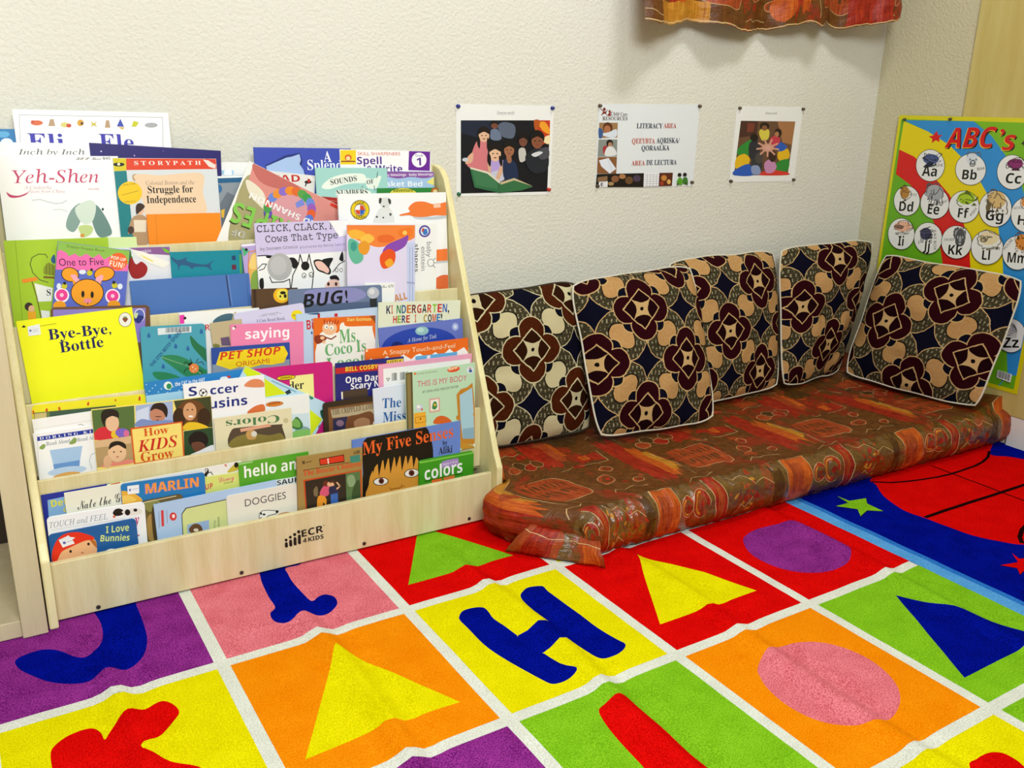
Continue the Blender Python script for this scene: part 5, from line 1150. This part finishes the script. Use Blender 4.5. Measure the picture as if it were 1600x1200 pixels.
CI = [(500, 425, 106, 118, 'Aa', 'AIRPLANE', '\U0001F6E9', '4a5a8a', 435, 502, 545, 508, (430, 330, 150, 95), (495, 442, 595, 430)),
      (803, 455, 113, 116, 'Bb', 'BEAR', '\U0001F43B', 'd8e0e8', 737, 528, 845, 532, (760, 320, 110, 110), (852, 462, 910, 455)),
      (1115, 475, 112, 128, 'Cc', 'CAR', '\U0001F697', '8a2a6a', 1062, 556, 1178, 562, (1062, 365, 150, 95), (1085, 440, 1110, 440)),
      (325, 690, 96, 110, 'Dd', 'DUCK', '\U0001F986', 'b8843a', 265, 765, 368, 772, (265, 570, 90, 115), (352, 650, 400, 655)),
      (535, 710, 106, 114, 'Ee', 'ELEPHANT', '\U0001F418', 'a8acb0', 478, 786, 564, 794, (450, 555, 170, 150), (530, 725, 632, 700)),
      (755, 735, 113, 118, 'Ff', 'FISH', '\U0001F41F', 'a8cc2a', 706, 814, 784, 820, (690, 610, 165, 120), (812, 806, 852, 752)),
      (990, 750, 121, 134, 'Gg', 'GORILLA', '\U0001F98D', 'd8b87a', 914, 834, 1046, 842, (915, 600, 170, 165), (908, 690, 985, 752)),
      (1225, 795, 116, 130, 'Hh', 'HOT DOG', '\U0001F32D', 'e0924a', 1155, 868, 1285, 876, (1170, 660, 130, 90), (1130, 755, 1195, 748)),
      (285, 938, 98, 116, 'Ii', 'ICE CREAM', '\U0001F368', 'f0b89a', 258, 1024, 300, 1028, (215, 835, 160, 95), (238, 944, 342, 944)),
      (487, 970, 104, 116, 'Jj', 'JUKE BOX', '\U0001F4FB', '4a4a6a', 448, 1060, 496, 1064, (415, 880, 110, 115), (528, 905, 530, 1060)),
      (700, 1000, 112, 122, 'Kk', 'KOALA BEAR', '\U0001F428', 'a4a8ac', 636, 1090, 742, 1098, (670, 885, 110, 130), (608, 990, 680, 988)),
      (930, 1040, 119, 126, 'Ll', 'LAMB', '\U0001F411', 'ecdcb0', 890, 1130, 948, 1134, (850, 905, 185, 130), (960, 1056, 1026, 1056)),
      (1158, 1080, 112, 126, 'Mm', 'MOUSE', '\U0001F42D', 'd88a3a', 1080, 1150, 1225, 1160, (1130, 925, 130, 150), (1065, 1060, 1125, 985)),
      (300, 1230, 104, 122, 'Nn', '', '\U0001F422', '6a9a4a', 250, 1310, 350, 1314, (250, 1120, 100, 100), None),
      (1110, 1700, 110, 125, 'Zz', '', '\U0001F993', 'd8d8d8', 1050, 1790, 1170, 1790, (1060, 1600, 100, 100), None)]
for cx, cy, rx, ry, ab, word, emo, tint, x0, y0, x1, y1, (ex, ey, ew, eh), wd_ in CI:
    PA += [E('16160f', cx, cy, rx + 4, ry + 4), E(wh, cx, cy, rx, ry), E(tint, ex + ew / 2, ey + eh / 2, ew * 0.40, eh * 0.40), T(''.join('%02x' % int(int(tint[i:i + 2], 16) * 0.5) for i in (0, 2, 4)), 'sans', emo, ex, ey + eh, ex + ew, ey + eh + 3, eh)]
    if wd_:
        PA.append(T('3a3a38', 'sans', word, *wd_, 19))
    PA.append(T('12110e', 'bold', ab, x0, y0, x1, y1, 76))
PA += [P('eef0ee', [(1010, 1957), (1118, 1990), (1105, 2052), (1000, 2012)])] + [P('1c1c1c', [(1016 + i * 7.2, 1962 + i * 2.2), (1019 + i * 7.2 + i % 3, 1963 + i * 2.2), (1011 + i * 7.2 + i % 3, 2010 + i * 2.4), (1008 + i * 7.2, 2009 + i * 2.4)]) for i in range(13)]
TLp, TRp, BLp, BRp = (-0.100, 0.925), (-0.628, 0.925), (-0.100, 0.158), (-0.628, 0.158)


def to_q(y, z):
    """poster corner (world y, z) back to zone Q pixels"""
    d = Vector((XP, y, z)) - CAM_C
    k = d.dot(CAM_D)
    x, yy = 800 + CAM_F * d.dot(CAM_R) / k, 600 - CAM_F * d.dot(CAM_U) / k
    return (x - 1350) * 4.8, (yy - 170) * 4.8


pc = [to_q(*q) for q in (TLp, TRp, BRp, BLp)]
ins = [to_q(*q) for q in ((-0.110, 0.913), (-0.616, 0.913), (-0.616, 0.170), (-0.110, 0.170))]
# the picture field is cut at the yellow margin: clip box in wall coordinates
m = MB()
SQ = lambda x, y: SIDE[2](on_plane(x, y, SIDE[0], SIDE[1]))
m.prism([(-y, z) for y, z in (TLp, TRp, BRp, BLp)], 0.0004, 0.0010, paint('d8d010', 0.25, 0.5), SIDE[3])
print_art(m, PA, 'Q', SQ, (0.110, 0.170, 0.616, 0.913), 0.0010, SIDE[3], rough=0.25)
o = m.build('alphabet_poster')
c = Vector((XP, -0.364, 0.54))
o.data.transform(Matrix.Translation(-c))
o.location = c
tag(o, "glossy yellow-edged alphabet poster titled ABC's on the right wall behind the last cushion", 'poster')
for x, y, lb in ((310, 80, 'dark tack at the top left corner of the alphabet poster'), (652, 77, 'dark tack on the top edge of the alphabet poster right of the corner one')):
    pin(lb, 1350 + x / 4.8, 170 + y / 4.8, '4a4434', SIDE, 0.0045, 'tacks holding the alphabet poster', 'thumb_tack')


# ================================================================== PATCHWORK SATIN (mattress cover and valance)
def satin(name, stops, sx=220, sy=14, rough=0.38, spec=0.28, patch=None):
    k = NT(name)
    a = k.noise(k.coord('UV', (sx, sy, 1)), 1.0, 4, 0.65)
    b = k.noise(k.coord('UV', (60, 60, 1)), 1.0, 2)
    f = k.math('ADD', k.math('MULTIPLY', a, 0.8), k.math('MULTIPLY', b, 0.2))
    col = k.ramp(f, stops)
    if patch:
        c = k.noise(k.coord('UV', (9, 5, 1)), 1.0, 4, 0.6)
        t = k.n('ShaderNodeMapRange')
        t.inputs[1].default_value, t.inputs[2].default_value = 0.53, 0.57
        k.link(c, t.inputs[0])
        col = k.mix(k.math('MULTIPLY', t.outputs[0], k.math('GREATER_THAN', a, 0.44)), col, lin(patch))
    creases = k.noise(k.coord('UV', (34, 90, 1)), 1.0, 3)
    k.bump(k.math('ADD', k.math('MULTIPLY', a, 0.5), creases), 0.45, 0.006)
    return k.done(col, rough, spec)


F_BROWN = satin('satin_brown', [(0.3, '4e2a0c'), (0.55, '683c14'), (0.75, '7c4c1e')], 120, 60, patch='8a2c12')
F_DARK = satin('satin_dark_brown', [(0.3, '3c220a'), (0.55, '523410'), (0.75, '664418')], 120, 60)
F_OLIVE = satin('satin_olive', [(0.3, '4e3010'), (0.6, '6e4c1a'), (0.8, '94702e')], 90, 90, 0.20, 0.8, patch='8a3a14')
F_RED = satin('satin_red', [(0.32, '641008'), (0.5, '9a2410'), (0.7, 'b83c1a')])
F_RUST = satin('satin_rust', [(0.32, '6e280c'), (0.5, '9c3e18'), (0.7, 'b65624')])
F_ORANGE = satin('satin_orange', [(0.32, '8e300a'), (0.5, 'ba5216'), (0.7, 'd07022')])
F_GOLD = satin('satin_gold', [(0.32, '985414'), (0.5, 'b87a22'), (0.7, 'cc9634')])
F_THREAD = paint('c8a874', 0.5)


def wob(pts, a, rnd):
    return [(x + rnd.uniform(-a, a), y + rnd.uniform(-a, a)) for x, y in pts]


def rect(x0, y0, x1, y1):
    return [(x0, y0), (x1, y0), (x1, y1), (x0, y1)]


def comb(x0, y0, x1, y1, n, rnd):
    """a patch whose two ends are ragged like brush strokes"""
    lo, hi = [], []
    for i in range(n + 1):
        x = x0 + (x1 - x0) * i / n
        lo.append((x, y0 + rnd.uniform(0, 0.22) * (y1 - y0)))
        hi.append((x, y1 - rnd.uniform(0, 0.22) * (y1 - y0)))
    return lo + hi[::-1]


def tile(a, b, rnd):
    """one repeat of the woven design, 0.44 x 0.40 m, lower left corner at (a, b)"""
    out = []
    th = lambda pts, w=0.0014: [(F_THREAD, s) for s in stroke(pts, w)]
    A = lambda pts: [(a + x, b + y) for x, y in pts]
    # long brushed bands running from the wall to the front
    out.append((F_RED, A(comb(.010, .00, .075, .33, 9, rnd))))
    out.append((F_ORANGE, A(comb(.062, .02, .098, .26, 6, rnd))))
    out.append((F_GOLD, A(comb(.092, .05, .116, .22, 5, rnd))))
    out.append((F_RED, A(comb(.225, .20, .300, .40, 9, rnd))))
    out.append((F_RUST, A(comb(.292, .24, .325, .39, 5, rnd))))
    out.append((F_ORANGE, A(comb(.318, .27, .338, .37, 4, rnd))))
    for i in range(16):                                 # scattered rust and dark petals
        x, y, r = rnd.uniform(.0, .44), rnd.uniform(.0, .40), rnd.uniform(.008, .024)
        out.append(((F_RUST, F_DARK, F_RED, F_RUST)[i % 4], smooth_loop(A(wob([(x - r, y), (x, y + r * .7), (x + r, y), (x, y - r * .7)], r * .3, rnd)), 3)))
    for i in range(4):                                  # scalloped discs
        c = (.135 + i * .030, .245 + (i % 2) * .020 + rnd.uniform(-.005, .005))
        out.append((F_THREAD, ellipse(a + c[0], b + c[1], .0212, .0212, 0, 16)))
        out.append(((F_RUST, F_DARK, F_RED, F_BROWN)[i], ellipse(a + c[0], b + c[1], .0200, .0200, 0, 16)))
    pn = A(wob([(.14, .055), (.205, .045), (.262, .05), (.268, .12), (.255, .165), (.20, .172), (.148, .165), (.138, .11)], .006, rnd))
    sl = smooth_loop(pn, 3)
    out.append((F_RUST, sl))
    out += th(sl[:17], .0013)
    for i in range(8):                                  # stitched scratches on the panel
        x = .150 + i * .0135
        out.append((F_DARK, A(wob(rect(x, .070 + .008 * (i % 2), x + .006, .100), .002, rnd))))
        out.append((F_DARK, A(wob(rect(x + .003, .118, x + .008, .148 - .008 * (i % 2)), .002, rnd))))
    for c, r in (((.340, .09), .026), ((.385, .145), .019), ((.410, .06), .016)):     # swirls
        e = rnd.uniform(.2, .9)
        out.append((F_THREAD, ellipse(a + c[0], b + c[1], r + .0013, r * .7 + .0013, e, 20)))
        out.append((F_RUST, ellipse(a + c[0], b + c[1], r, r * .7, e, 20)))
        out.append((F_BROWN, ellipse(a + c[0] + .003, b + c[1], r * .7, r * .46, e, 16)))
        out.append((F_RED, ellipse(a + c[0] + .005, b + c[1] + .001, r * .36, r * .24, e, 10)))
    out.append((F_RED, A(comb(.345, .20, .425, .262, 8, rnd))))
    out.append((F_ORANGE, A(comb(.360, .215, .385, .255, 4, rnd))))
    out.append((F_DARK, smooth_loop(A(wob([(.35, .33), (.40, .32), (.43, .345), (.41, .385), (.36, .38)], .006, rnd)), 3)))
    out.append((F_RUST, A(comb(.135, .33, .215, .385, 8, rnd))))
    for pts in ([(.010, .335), (.03, .345), (.06, .343), (.078, .33), (.082, .30)], [(.118, .02), (.122, .10), (.115, .19)], [(.13, .325), (.16, .332), (.19, .326), (.22, .334)],
                [(.335, .195), (.35, .19), (.39, .193), (.428, .20), (.432, .26)], [(.22, .405), (.26, .41), (.30, .405), (.335, .39)], [(.29, .02), (.31, .035), (.33, .022), (.36, .03), (.40, .02)],
                [(.27, .19), (.30, .185), (.31, .20)], [(.06, -.01), (.09, .005), (.12, -.005), (.16, .012)]):
        out += th(A(wob(pts, .004, rnd)))
    return out


def front_band(a, v0, v1, rnd):
    """one repeat (0.44 m) of the border that wraps over the front edge"""
    h = v1 - v0
    out = []
    th = lambda pts, w=0.0017: [(F_THREAD, s) for s in stroke(pts, w)]
    A = lambda pts: [(a + x, v0 + y * h) for x, y in pts]
    out.append((F_OLIVE, A(rect(.0, .02, .44, .98))))
    out.append((F_ORANGE, A(wob([(.012, .0), (.088, .0), (.091, .5), (.087, .93), (.010, .95), (.008, .5)], .002, rnd))))
    out.append((F_RUST, A(comb(.020, .05, .062, .95, 5, rnd))))
    out += th(A([(.008, 0), (.006, .5), (.009, .95), (.05, .97), (.088, .94), (.093, .5), (.09, 0)]))
    for cx, r, e in ((.118, .020, .5), (.165, .027, -.3)):      # curled hooks: open rings
        ring = lambda q0, q1, t0, t1: [(a + cx + r * q0 * math.cos(t), v0 + .52 * h + r * 1.25 * q0 * math.sin(t)) for t in np.linspace(t0, t1, 14)] + \
                                      [(a + cx + r * q1 * math.cos(t), v0 + .52 * h + r * 1.25 * q1 * math.sin(t)) for t in np.linspace(t1, t0, 14)]
        out.append((F_RED, ring(1.0, .62, e, e + 5.2)))
        out.append((F_GOLD, ring(.86, .70, e + 1.5, e + 4.6)))
        out.append((F_RED, ellipse(a + cx + r * .1, v0 + .50 * h, r * .3, r * .34, 0, 12)))
        out += th([(a + cx + r * 1.05 * math.cos(t), v0 + .52 * h + r * 1.3 * math.sin(t)) for t in np.linspace(e, e + 5.4, 16)], .0013)
    out.append((F_RED, A([(.214, .0), (.242, .0), (.246, .5), (.232, 1.0), (.198, 1.05), (.206, .6)])))
    out.append((F_RUST, A([(.222, .1), (.234, .1), (.237, .5), (.226, .9), (.214, .9), (.218, .5)])))
    out += th(A([(.196, 1.0), (.208, .5), (.212, 0)]))
    out += th(A([(.235, 1.0), (.248, .5), (.244, 0)]))
    out.append((F_DARK, A(comb(.40, .05, .43, .95, 4, rnd))))
    for k in range(34):                                 # small petals of the embroidered flower
        x, y = .315 + rnd.gauss(0, .032), .48 + rnd.gauss(0, .22)
        if 0.05 < y < 0.95:
            out.append(((F_RED, F_RUST, F_GOLD, F_RED, F_OLIVE)[k % 5], ellipse(a + x, v0 + y * h, rnd.uniform(.005, .011), rnd.uniform(.003, .005), rnd.uniform(0, 3), 8)))
    out += th(A(wob([(.255, .97), (.28, .80), (.31, .86), (.34, .62), (.37, .70), (.40, .55)], .003, rnd)), .0013)
    out += th(A(wob([(.27, .1), (.29, .3), (.31, .2), (.33, .4)], .003, rnd)), .0013)
    return out


rnd = random.Random(5)
MU, MV, MH = 1.611, 0.585, 0.104
ml = []
for i in range(-1, 4):
    for j in range(0, 2):
        ml += tile(-0.10 + i * 0.44 + 0.13 * j, 0.03 + j * 0.40, rnd)
for i in range(-1, 4):
    ml += front_band(0.232 + i * 0.44, -0.118, 0.012, rnd)
ml = [(m_, l) for m_, l in ml if min(p[0] for p in l) < MU + 0.1]
msheet = painted_sheet(-0.124, -0.124, MU, MV, 0.016, ml, F_BROWN)


def left_edge(y):
    pts = [(-0.70, -0.40), (-0.625, -0.435), (-0.58, -0.480), (-0.53, -0.535), (-0.46, -0.588), (-0.40, -0.602), (-0.365, -0.556), (-0.30, -0.522), (0.0, -0.52)]
    for (y0, x0), (y1, x1) in zip(pts, pts[1:]):
        if y <= y1:
            t = max(0.0, min(1.0, (y - y0) / (y1 - y0)))
            return x0 + (x1 - x0) * t
    return pts[-1][1]


def mattress_at(u, v):
    du, dv = max(0.0, -u), max(0.0, -v)
    d = math.hypot(du, dv)
    uu, vv = max(u, 0.0), max(v, 0.0)
    y = -0.590 + vv
    xl = left_edge(y if v > 0 else -0.59)
    k = max(0.0, 1 - uu / 0.5)
    x = -0.592 + uu + (xl + 0.592) * k * k
    r = 0.035
    w = 0.0040 * noise.noise((u * 34, v * 9, 1.7)) + 0.0024 * noise.noise((u * 70, v * 40, 4.2)) + 0.004 * noise.noise((u * 6, v * 6, 9.0))
    if d > 0:
        ex, ey = -du / d, -dv / d
        if d < r * math.pi / 2:
            o, z = r * math.sin(d / r), MH - r * (1 - math.cos(d / r))
        else:
            z = MH - r - (d - r * math.pi / 2)
            o = r
        z = max(z, 0.004)
        if z < 0.045:
            o -= 0.026 * ((0.045 - z) / 0.045) ** 2
        gather = (0.0055 * noise.noise((u * 52, v * 7, 2.0)) + 0.003 * noise.noise((u * 95, v * 30, 6.0))) * min(1.0, d / 0.02)
        x, y = x + ex * (o + w + gather), y + ey * (o + w + gather)
        if y > -0.37 and x < -0.553:
            x = -0.553
        return (x, y, z + w * 0.5)
    sag = -0.006 * math.exp(-((v - 0.30) / 0.15) ** 2)
    edge = 0.006 * math.exp(-(v / 0.03) ** 2) + 0.032 * max(0.0, min(1.0, (u - 1.46) / 0.14)) ** 2
    return (min(x, XR - 0.004), min(y, -0.006), MH + w + sag + edge)


mat = thing('floor_mattress', 'long floor mattress in shiny brown and rust red patchwork satin along the wall', 'mattress', Matrix.Translation((0.2, -0.3, 0)))
o = sheet_object('fabric_cover', msheet, mattress_at, mat)
o.data.transform(Matrix.Translation((-0.2, 0.3, 0)))
# the loose cover corner folded out at the front left
fl_l = [(F_RED, rect(0.03, -0.01, 0.10, 0.09)), (F_OLIVE, rect(0.12, 0.0, 0.17, 0.09)), (F_ORANGE, rect(0.18, 0.03, 0.22, 0.09))] + [(F_THREAD, s) for s in stroke([(0.0, 0.018), (0.08, 0.03), (0.15, 0.022), (0.23, 0.03)], 0.002)]
fs = painted_sheet(0, 0, 0.23, 0.09, 0.009, fl_l, F_RUST)


def flap_at(u, v):
    """from the mattress corner down and out to the floor, lifted in the middle"""
    t, s = u / 0.23, v / 0.09
    top = Vector((-0.560 + 0.110 * t, -0.490 - 0.105 * t, 0.066 - 0.018 * t))
    foot = Vector((-0.606 + 0.150 * t, -0.468 - 0.165 * t, 0.004))
    p = top.lerp(foot, s)
    b = math.sin(s * math.pi) * (0.010 + 0.010 * math.sin(t * 7.5))
    p += Vector((-0.62, -0.66, 0.42)) * b
    n_ = 0.005 * noise.noise((u * 38, v * 30, 3))
    return (p.x + n_ - 0.026, p.y - n_ - 0.026, max(0.003, p.z + n_ * 0.6))


o = sheet_object('loose_corner', fs, flap_at, mat)
o.data.transform(Matrix.Translation((-0.2, 0.3, 0)))
o.modifiers.new('thick', 'SOLIDIFY').thickness = 0.002

# ------------------------------------------------------------------ valance over the window, only its hem is in view
hem = []
for x, y in ((993, 33), (1018, 38), (1045, 38), (1090, 31), (1130, 38), (1172, 49), (1215, 46), (1245, 40), (1270, 34), (1285, 43), (1302, 34), (1322, 45), (1352, 40), (1378, 36), (1393, 27)):
    w = on_plane(x, y, (0, -0.075, 0), Vector((0, 1, 0)))
    hem.append((w.x, w.z))
VX0, VX1 = hem[0][0], hem[-1][0]


def hem_z(x):
    for (x0, z0), (x1, z1) in zip(hem, hem[1:]):
        if x <= x1:
            t = max(0.0, min(1.0, (x - x0) / (x1 - x0)))
            t = t * t * (3 - 2 * t)
            return z0 + (z1 - z0) * t
    return hem[-1][1]


VH = 0.40
vl = []
for i in range(-1, 3):
    vl += tile(i * 0.44 + 0.10, 0.0, rnd)
vl += [(F_GOLD, rect(0.06, 0.0, 0.26, 0.05)), (F_ORANGE, ellipse(0.17, 0.10, 0.045, 0.055)), (F_RED, rect(0.80, 0.005, 0.93, 0.10)), (F_ORANGE, ellipse(0.545, 0.055, 0.035, 0.04))]
vl += [(F_THREAD, s) for s in stroke([(0.0, 0.004), (0.3, 0.004), (0.6, 0.004), (VX1 - VX0, 0.004)], 0.003)]
vsheet = painted_sheet(0, 0, VX1 - VX0, VH, 0.014, vl, F_BROWN)


def valance_at(u, v):
    x = VX0 + u
    t = u / (VX1 - VX0)
    s = 1 - v / VH                                      # 1 at the hem, 0 at the rod
    z = hem_z(x) * s + 1.56 * (1 - s)
    a = 2 * t - 1
    y = -0.050 - 0.050 * a * a * s - 0.022 * math.sin(t * 21 + 0.6) * (0.4 + 0.6 * s) - 0.008 * math.sin(t * 47) * s
    y += 0.006 * noise.noise((u * 25, v * 25, 8))
    return (x, min(y, -0.012), z + 0.004 * noise.noise((u * 60, 0, 2)) * s)


val = thing('window_valance', 'patchwork satin valance hanging at the top of the wall above the papers', 'curtain', Matrix.Translation((0.47, -0.05, 1.35)))
o = sheet_object('gathered_fabric', vsheet, valance_at, val)
o.data.transform(Matrix.Translation((-0.47, 0.05, -1.35)))
m = MB()
tube(m, [(VX0 - 0.03, -0.045, 1.56), (VX1 + 0.03, -0.045, 1.56)], 0.008, paint('d8d4c8', 0.4), 10)
for x in (VX0 + 0.02, VX1 - 0.02):
    m.box(x - 0.006, -0.045, 1.552, x + 0.006, -0.0005, 1.568, paint('d8d4c8', 0.4))
o = m.build('curtain_rod', val)
o.data.transform(Matrix.Translation((-0.47, 0.05, -1.35)))


# ================================================================== CUSHIONS
def cushion_material(name, petal, inner, bean, cream):
    """four-petalled flowers on a diagonal lattice, folded from uv with 1 unit = one repeat"""
    k = NT(name)
    M = k.math
    uvn = k.n('ShaderNodeTexCoord')
    sx = k.n('ShaderNodeSeparateXYZ')
    # a little unevenness in the weave
    nz = k.n('ShaderNodeTexNoise')
    nz.inputs['Scale'].default_value = 9
    k.link(uvn.outputs['UV'], nz.inputs['Vector'])
    vm = k.n('ShaderNodeVectorMath', operation='MULTIPLY_ADD')
    k.link(nz.outputs['Color'], vm.inputs[0])
    vm.inputs[1].default_value = (0.03, 0.03, 0)
    k.link(uvn.outputs['UV'], vm.inputs[2])
    k.link(vm.outputs[0], sx.inputs[0])
    x, y = sx.outputs[0], sx.outputs[1]
    ax = M('ABSOLUTE', M('SUBTRACT', M('FRACT', M('ADD', x, 0.5)), 0.5))
    ay = M('ABSOLUTE', M('SUBTRACT', M('FRACT', M('ADD', y, 0.5)), 0.5))
    over = M('GREATER_THAN', M('ADD', ax, ay), 0.5)
    inv_ = M('SUBTRACT', 1.0, over)
    px = M('ADD', M('MULTIPLY', ax, inv_), M('MULTIPLY', M('SUBTRACT', 0.5, ay), over))
    py = M('ADD', M('MULTIPLY', ay, inv_), M('MULTIPLY', M('SUBTRACT', 0.5, ax), over))

    def dist(cx, cy):
        dx, dy = M('SUBTRACT', px, cx), M('SUBTRACT', py, cy)
        return M('SQRT', M('ADD', M('MULTIPLY', dx, dx), M('MULTIPLY', dy, dy)))

    def lt(a, b):
        return M('LESS_THAN', a, b)

    col = lin('0b0b1c')
    db = dist(0.25, 0.25)
    col = k.mix(lt(db, 0.260), col, lin(cream))
    # dashes on the grey-green ground
    row = M('FLOOR', M('MULTIPLY', y, 17.0))
    fx = M('FRACT', M('ADD', M('MULTIPLY', x, 24.0), M('MULTIPLY', row, 0.37)))
    fy = M('FRACT', M('MULTIPLY', y, 17.0))
    dash = M('MULTIPLY', lt(fx, 0.30), M('MULTIPLY', lt(fy, 0.72), M('GREATER_THAN', fy, 0.12)))
    nn = k.noise(k.coord('UV', (40, 40, 1)), 1.0, 2)
    ground = k.mix(M('MULTIPLY', dash, M('GREATER_THAN', nn, 0.46)), k.mix(nn, lin('2c2619'), lin('4c442f')), lin('9a9272'))
    col = k.mix(lt(db, 0.251), col, ground)
    # bean: ellipse across the diagonal, bitten by the small dark discs
    s = M('MULTIPLY', M('SUBTRACT', M('ADD', px, py), 0.5), 0.7071)
    t = M('MULTIPLY', M('SUBTRACT', px, py), 0.7071)
    bl_ = M('SQRT', M('ADD', M('POWER', M('DIVIDE', s, 0.100), 2.0), M('POWER', M('DIVIDE', t, 0.142), 2.0)))
    col = k.mix(lt(bl_, 1.09), col, lin('14120e'))
    col = k.mix(lt(bl_, 1.0), col, k.mix(nn, lin(bean), lin(cream)))
    # M('MINIMUM') of the two notch discs of this wedge
    dn = dist(0.145, 0.145)
    col = k.mix(lt(dn, 0.088), col, lin(cream))
    col = k.mix(lt(dn, 0.076), col, lin('14120e'))
    col = k.mix(lt(dn, 0.064), col, lin('0b0b1c'))
    # petals (two per wedge)
    dp = M('MINIMUM', dist(0.17, 0.0), dist(0.0, 0.17))
    dp = M('MINIMUM', dp, M('ADD', dist(0.0, 0.0), -0.02))
    col = k.mix(lt(dp, 0.141), col, lin(cream))
    col = k.mix(lt(dp, 0.130), col, k.mix(nn, lin(petal), lin(inner)))
    # diamond with a cream star and a dot
    dd = M('ADD', px, py)
    col = k.mix(lt(dd, 0.205), col, lin(cream))
    star = M('MINIMUM', dist(0.195, 0.0), dist(0.0, 0.195))
    col = k.mix(lt(dd, 0.188), col, k.mix(lt(star, 0.135), lin(cream), lin(inner)))
    col = k.mix(lt(dist(0, 0), 0.020), col, lin('120c0a'))
    k.bump(k.noise(k.coord('UV', (160, 160, 1)), 1.0, 2), 0.35, 0.003)
    return k.done(col, 0.9, 0.05)


CM = cushion_material('cushion_maroon', '34060e', '1c0408', 'b07a42', 'c4a06c')
CB = cushion_material('cushion_brown', '56220a', '2c1206', 'c0b28a', 'c8bc94')
CORD = paint('d6d0bc', 0.8)
CORD_D = paint('3a3224', 0.8)


def cushion(label, tl, tr, br, bl_, mat_, cell_, fu, fv, cord, tf=0.062, tb=0.03, rot=0.0, seed=1):
    P4 = [Vector(p) for p in (tl, tr, br, bl_)]
    c = sum(P4, Vector()) / 4
    W = ((P4[1] - P4[0]).length + (P4[2] - P4[3]).length) / 2
    H = ((P4[3] - P4[0]).length + (P4[2] - P4[1]).length) / 2
    ex, ey = (P4[1] + P4[2] - P4[0] - P4[3]).normalized(), (P4[0] + P4[1] - P4[3] - P4[2]).normalized()
    nrm = ex.cross(ey).normalized()
    root = thing('throw_cushion', label, 'cushion', Matrix.Translation((P4[2] + P4[3]) / 2), 'patterned cushions on the floor mattress')
    org = root.matrix_world.translation
    N = 36

    def pos(u, v, side):
        a, b = 2 * u - 1, 2 * v - 1
        a2 = a * (1 - 0.060 * b ** 6 - 0.012 * (1 - b * b)) + 0.020 * noise.noise((b * 1.7, a * 1.1, seed * 3.1)) * a * a
        b2 = b * (1 - 0.060 * a ** 6 - 0.014 * (1 - a * a)) + 0.030 * noise.noise((a * 1.7, b * 1.1, seed * 5.3)) * b * b
        uu, vv = (a2 + 1) / 2, (b2 + 1) / 2
        p = P4[0].lerp(P4[1], uu).lerp(P4[3].lerp(P4[2], uu), vv)
        g = max(0.0, (1 - abs(a) ** 2.3) * (1 - abs(b) ** 2.3)) ** 0.55
        w = 0.010 * noise.noise((u * 5 + seed, v * 5, seed)) * g + 0.0045 * noise.noise((u * 12, v * 14 + seed, seed)) * min(1, g * 2)
        # belly sits lower than the middle
        sh = 1.0 - 0.25 * b
        return p + nrm * (side * (tf if side > 0 else tb) * g * sh + w) - org
    vs, fcs, uvs = [], [], []
    for side in (1, -1):
        k = len(vs)
        for j in range(N + 1):
            for i in range(N + 1):
                u, v = i / N, j / N
                vs.append(pos(u, v, side))
                du, dv = (u - fu) * W / cell_, (fv - v) * H / cell_
                uvs.append((du * math.cos(rot) - dv * math.sin(rot), du * math.sin(rot) + dv * math.cos(rot)))
        for j in range(N):
            for i in range(N):
                q = (k + j * (N + 1) + i, k + (j + 1) * (N + 1) + i, k + (j + 1) * (N + 1) + i + 1, k + j * (N + 1) + i + 1)
                fcs.append(q if side > 0 else q[::-1])
    me = bpy.data.meshes.new('cushion_cover')
    me.from_pydata([tuple(p) for p in vs], [], fcs)
    me.materials.append(mat_)
    me.polygons.foreach_set('use_smooth', [True] * len(fcs))
    l = me.uv_layers.new(name='uv')
    for lp in me.loops:
        l.data[lp.index].uv = uvs[lp.vertex_index]
    link('cushion_cover', me, root)
    ring = [pos(i / 24, 0, 0.0001) for i in range(24)] + [pos(1, i / 24, 0.0001) for i in range(24)] + [pos(1 - i / 24, 1, 0.0001) for i in range(24)] + [pos(0, 1 - i / 24, 0.0001) for i in range(24)]
    m = MB()
    tube(m, ring, 0.0027, cord, 7, True)
    m.build('piping', root, smooth=True)
    return root


ZB = 0.117
cushion('brown flowered cushion squeezed between the display shelf and the white-piped cushion', (-0.557, -0.080, 0.480), (-0.185, -0.095, 0.492), (-0.205, -0.215, ZB), (-0.556, -0.195, ZB), CB, 0.270, 0.50, 0.40, CORD_D, 0.055, 0.03, 0.05, 1)
cushion('maroon flowered cushion with white piping, second from the display shelf and leaning forward most', (-0.238, -0.125, 0.500), (0.184, -0.120, 0.514), (0.152, -0.300, ZB), (-0.232, -0.280, ZB), CM, 0.275, 0.425, 0.240, CORD, 0.060, 0.035, 0.08, 2)
cushion('maroon flowered cushion in the middle, partly behind the forward-leaning white-piped one', (0.140, -0.058, 0.520), (0.572, -0.058, 0.524), (0.534, -0.168, ZB), (0.160, -0.190, ZB), CM, 0.270, 0.385, 0.52, CORD, 0.052, 0.028, 0.0, 3)
cushion('dark maroon flowered cushion standing in the corner of the two walls', (0.562, -0.080, 0.535), (0.996, -0.088, 0.540), (0.838, -0.140, ZB), (0.538, -0.178, ZB), CM, 0.275, 0.165, 0.42, CORD, 0.050, 0.03, 0.0, 4)
cushion('maroon flowered cushion leaning on the right wall under the alphabet poster', (0.972, -0.142, 0.502), (0.980, -0.612, 0.500), (0.893, -0.590, ZB), (0.838, -0.158, ZB), CM, 0.300, 0.255, 0.51, CORD, 0.050, 0.03, 0.20, 5)
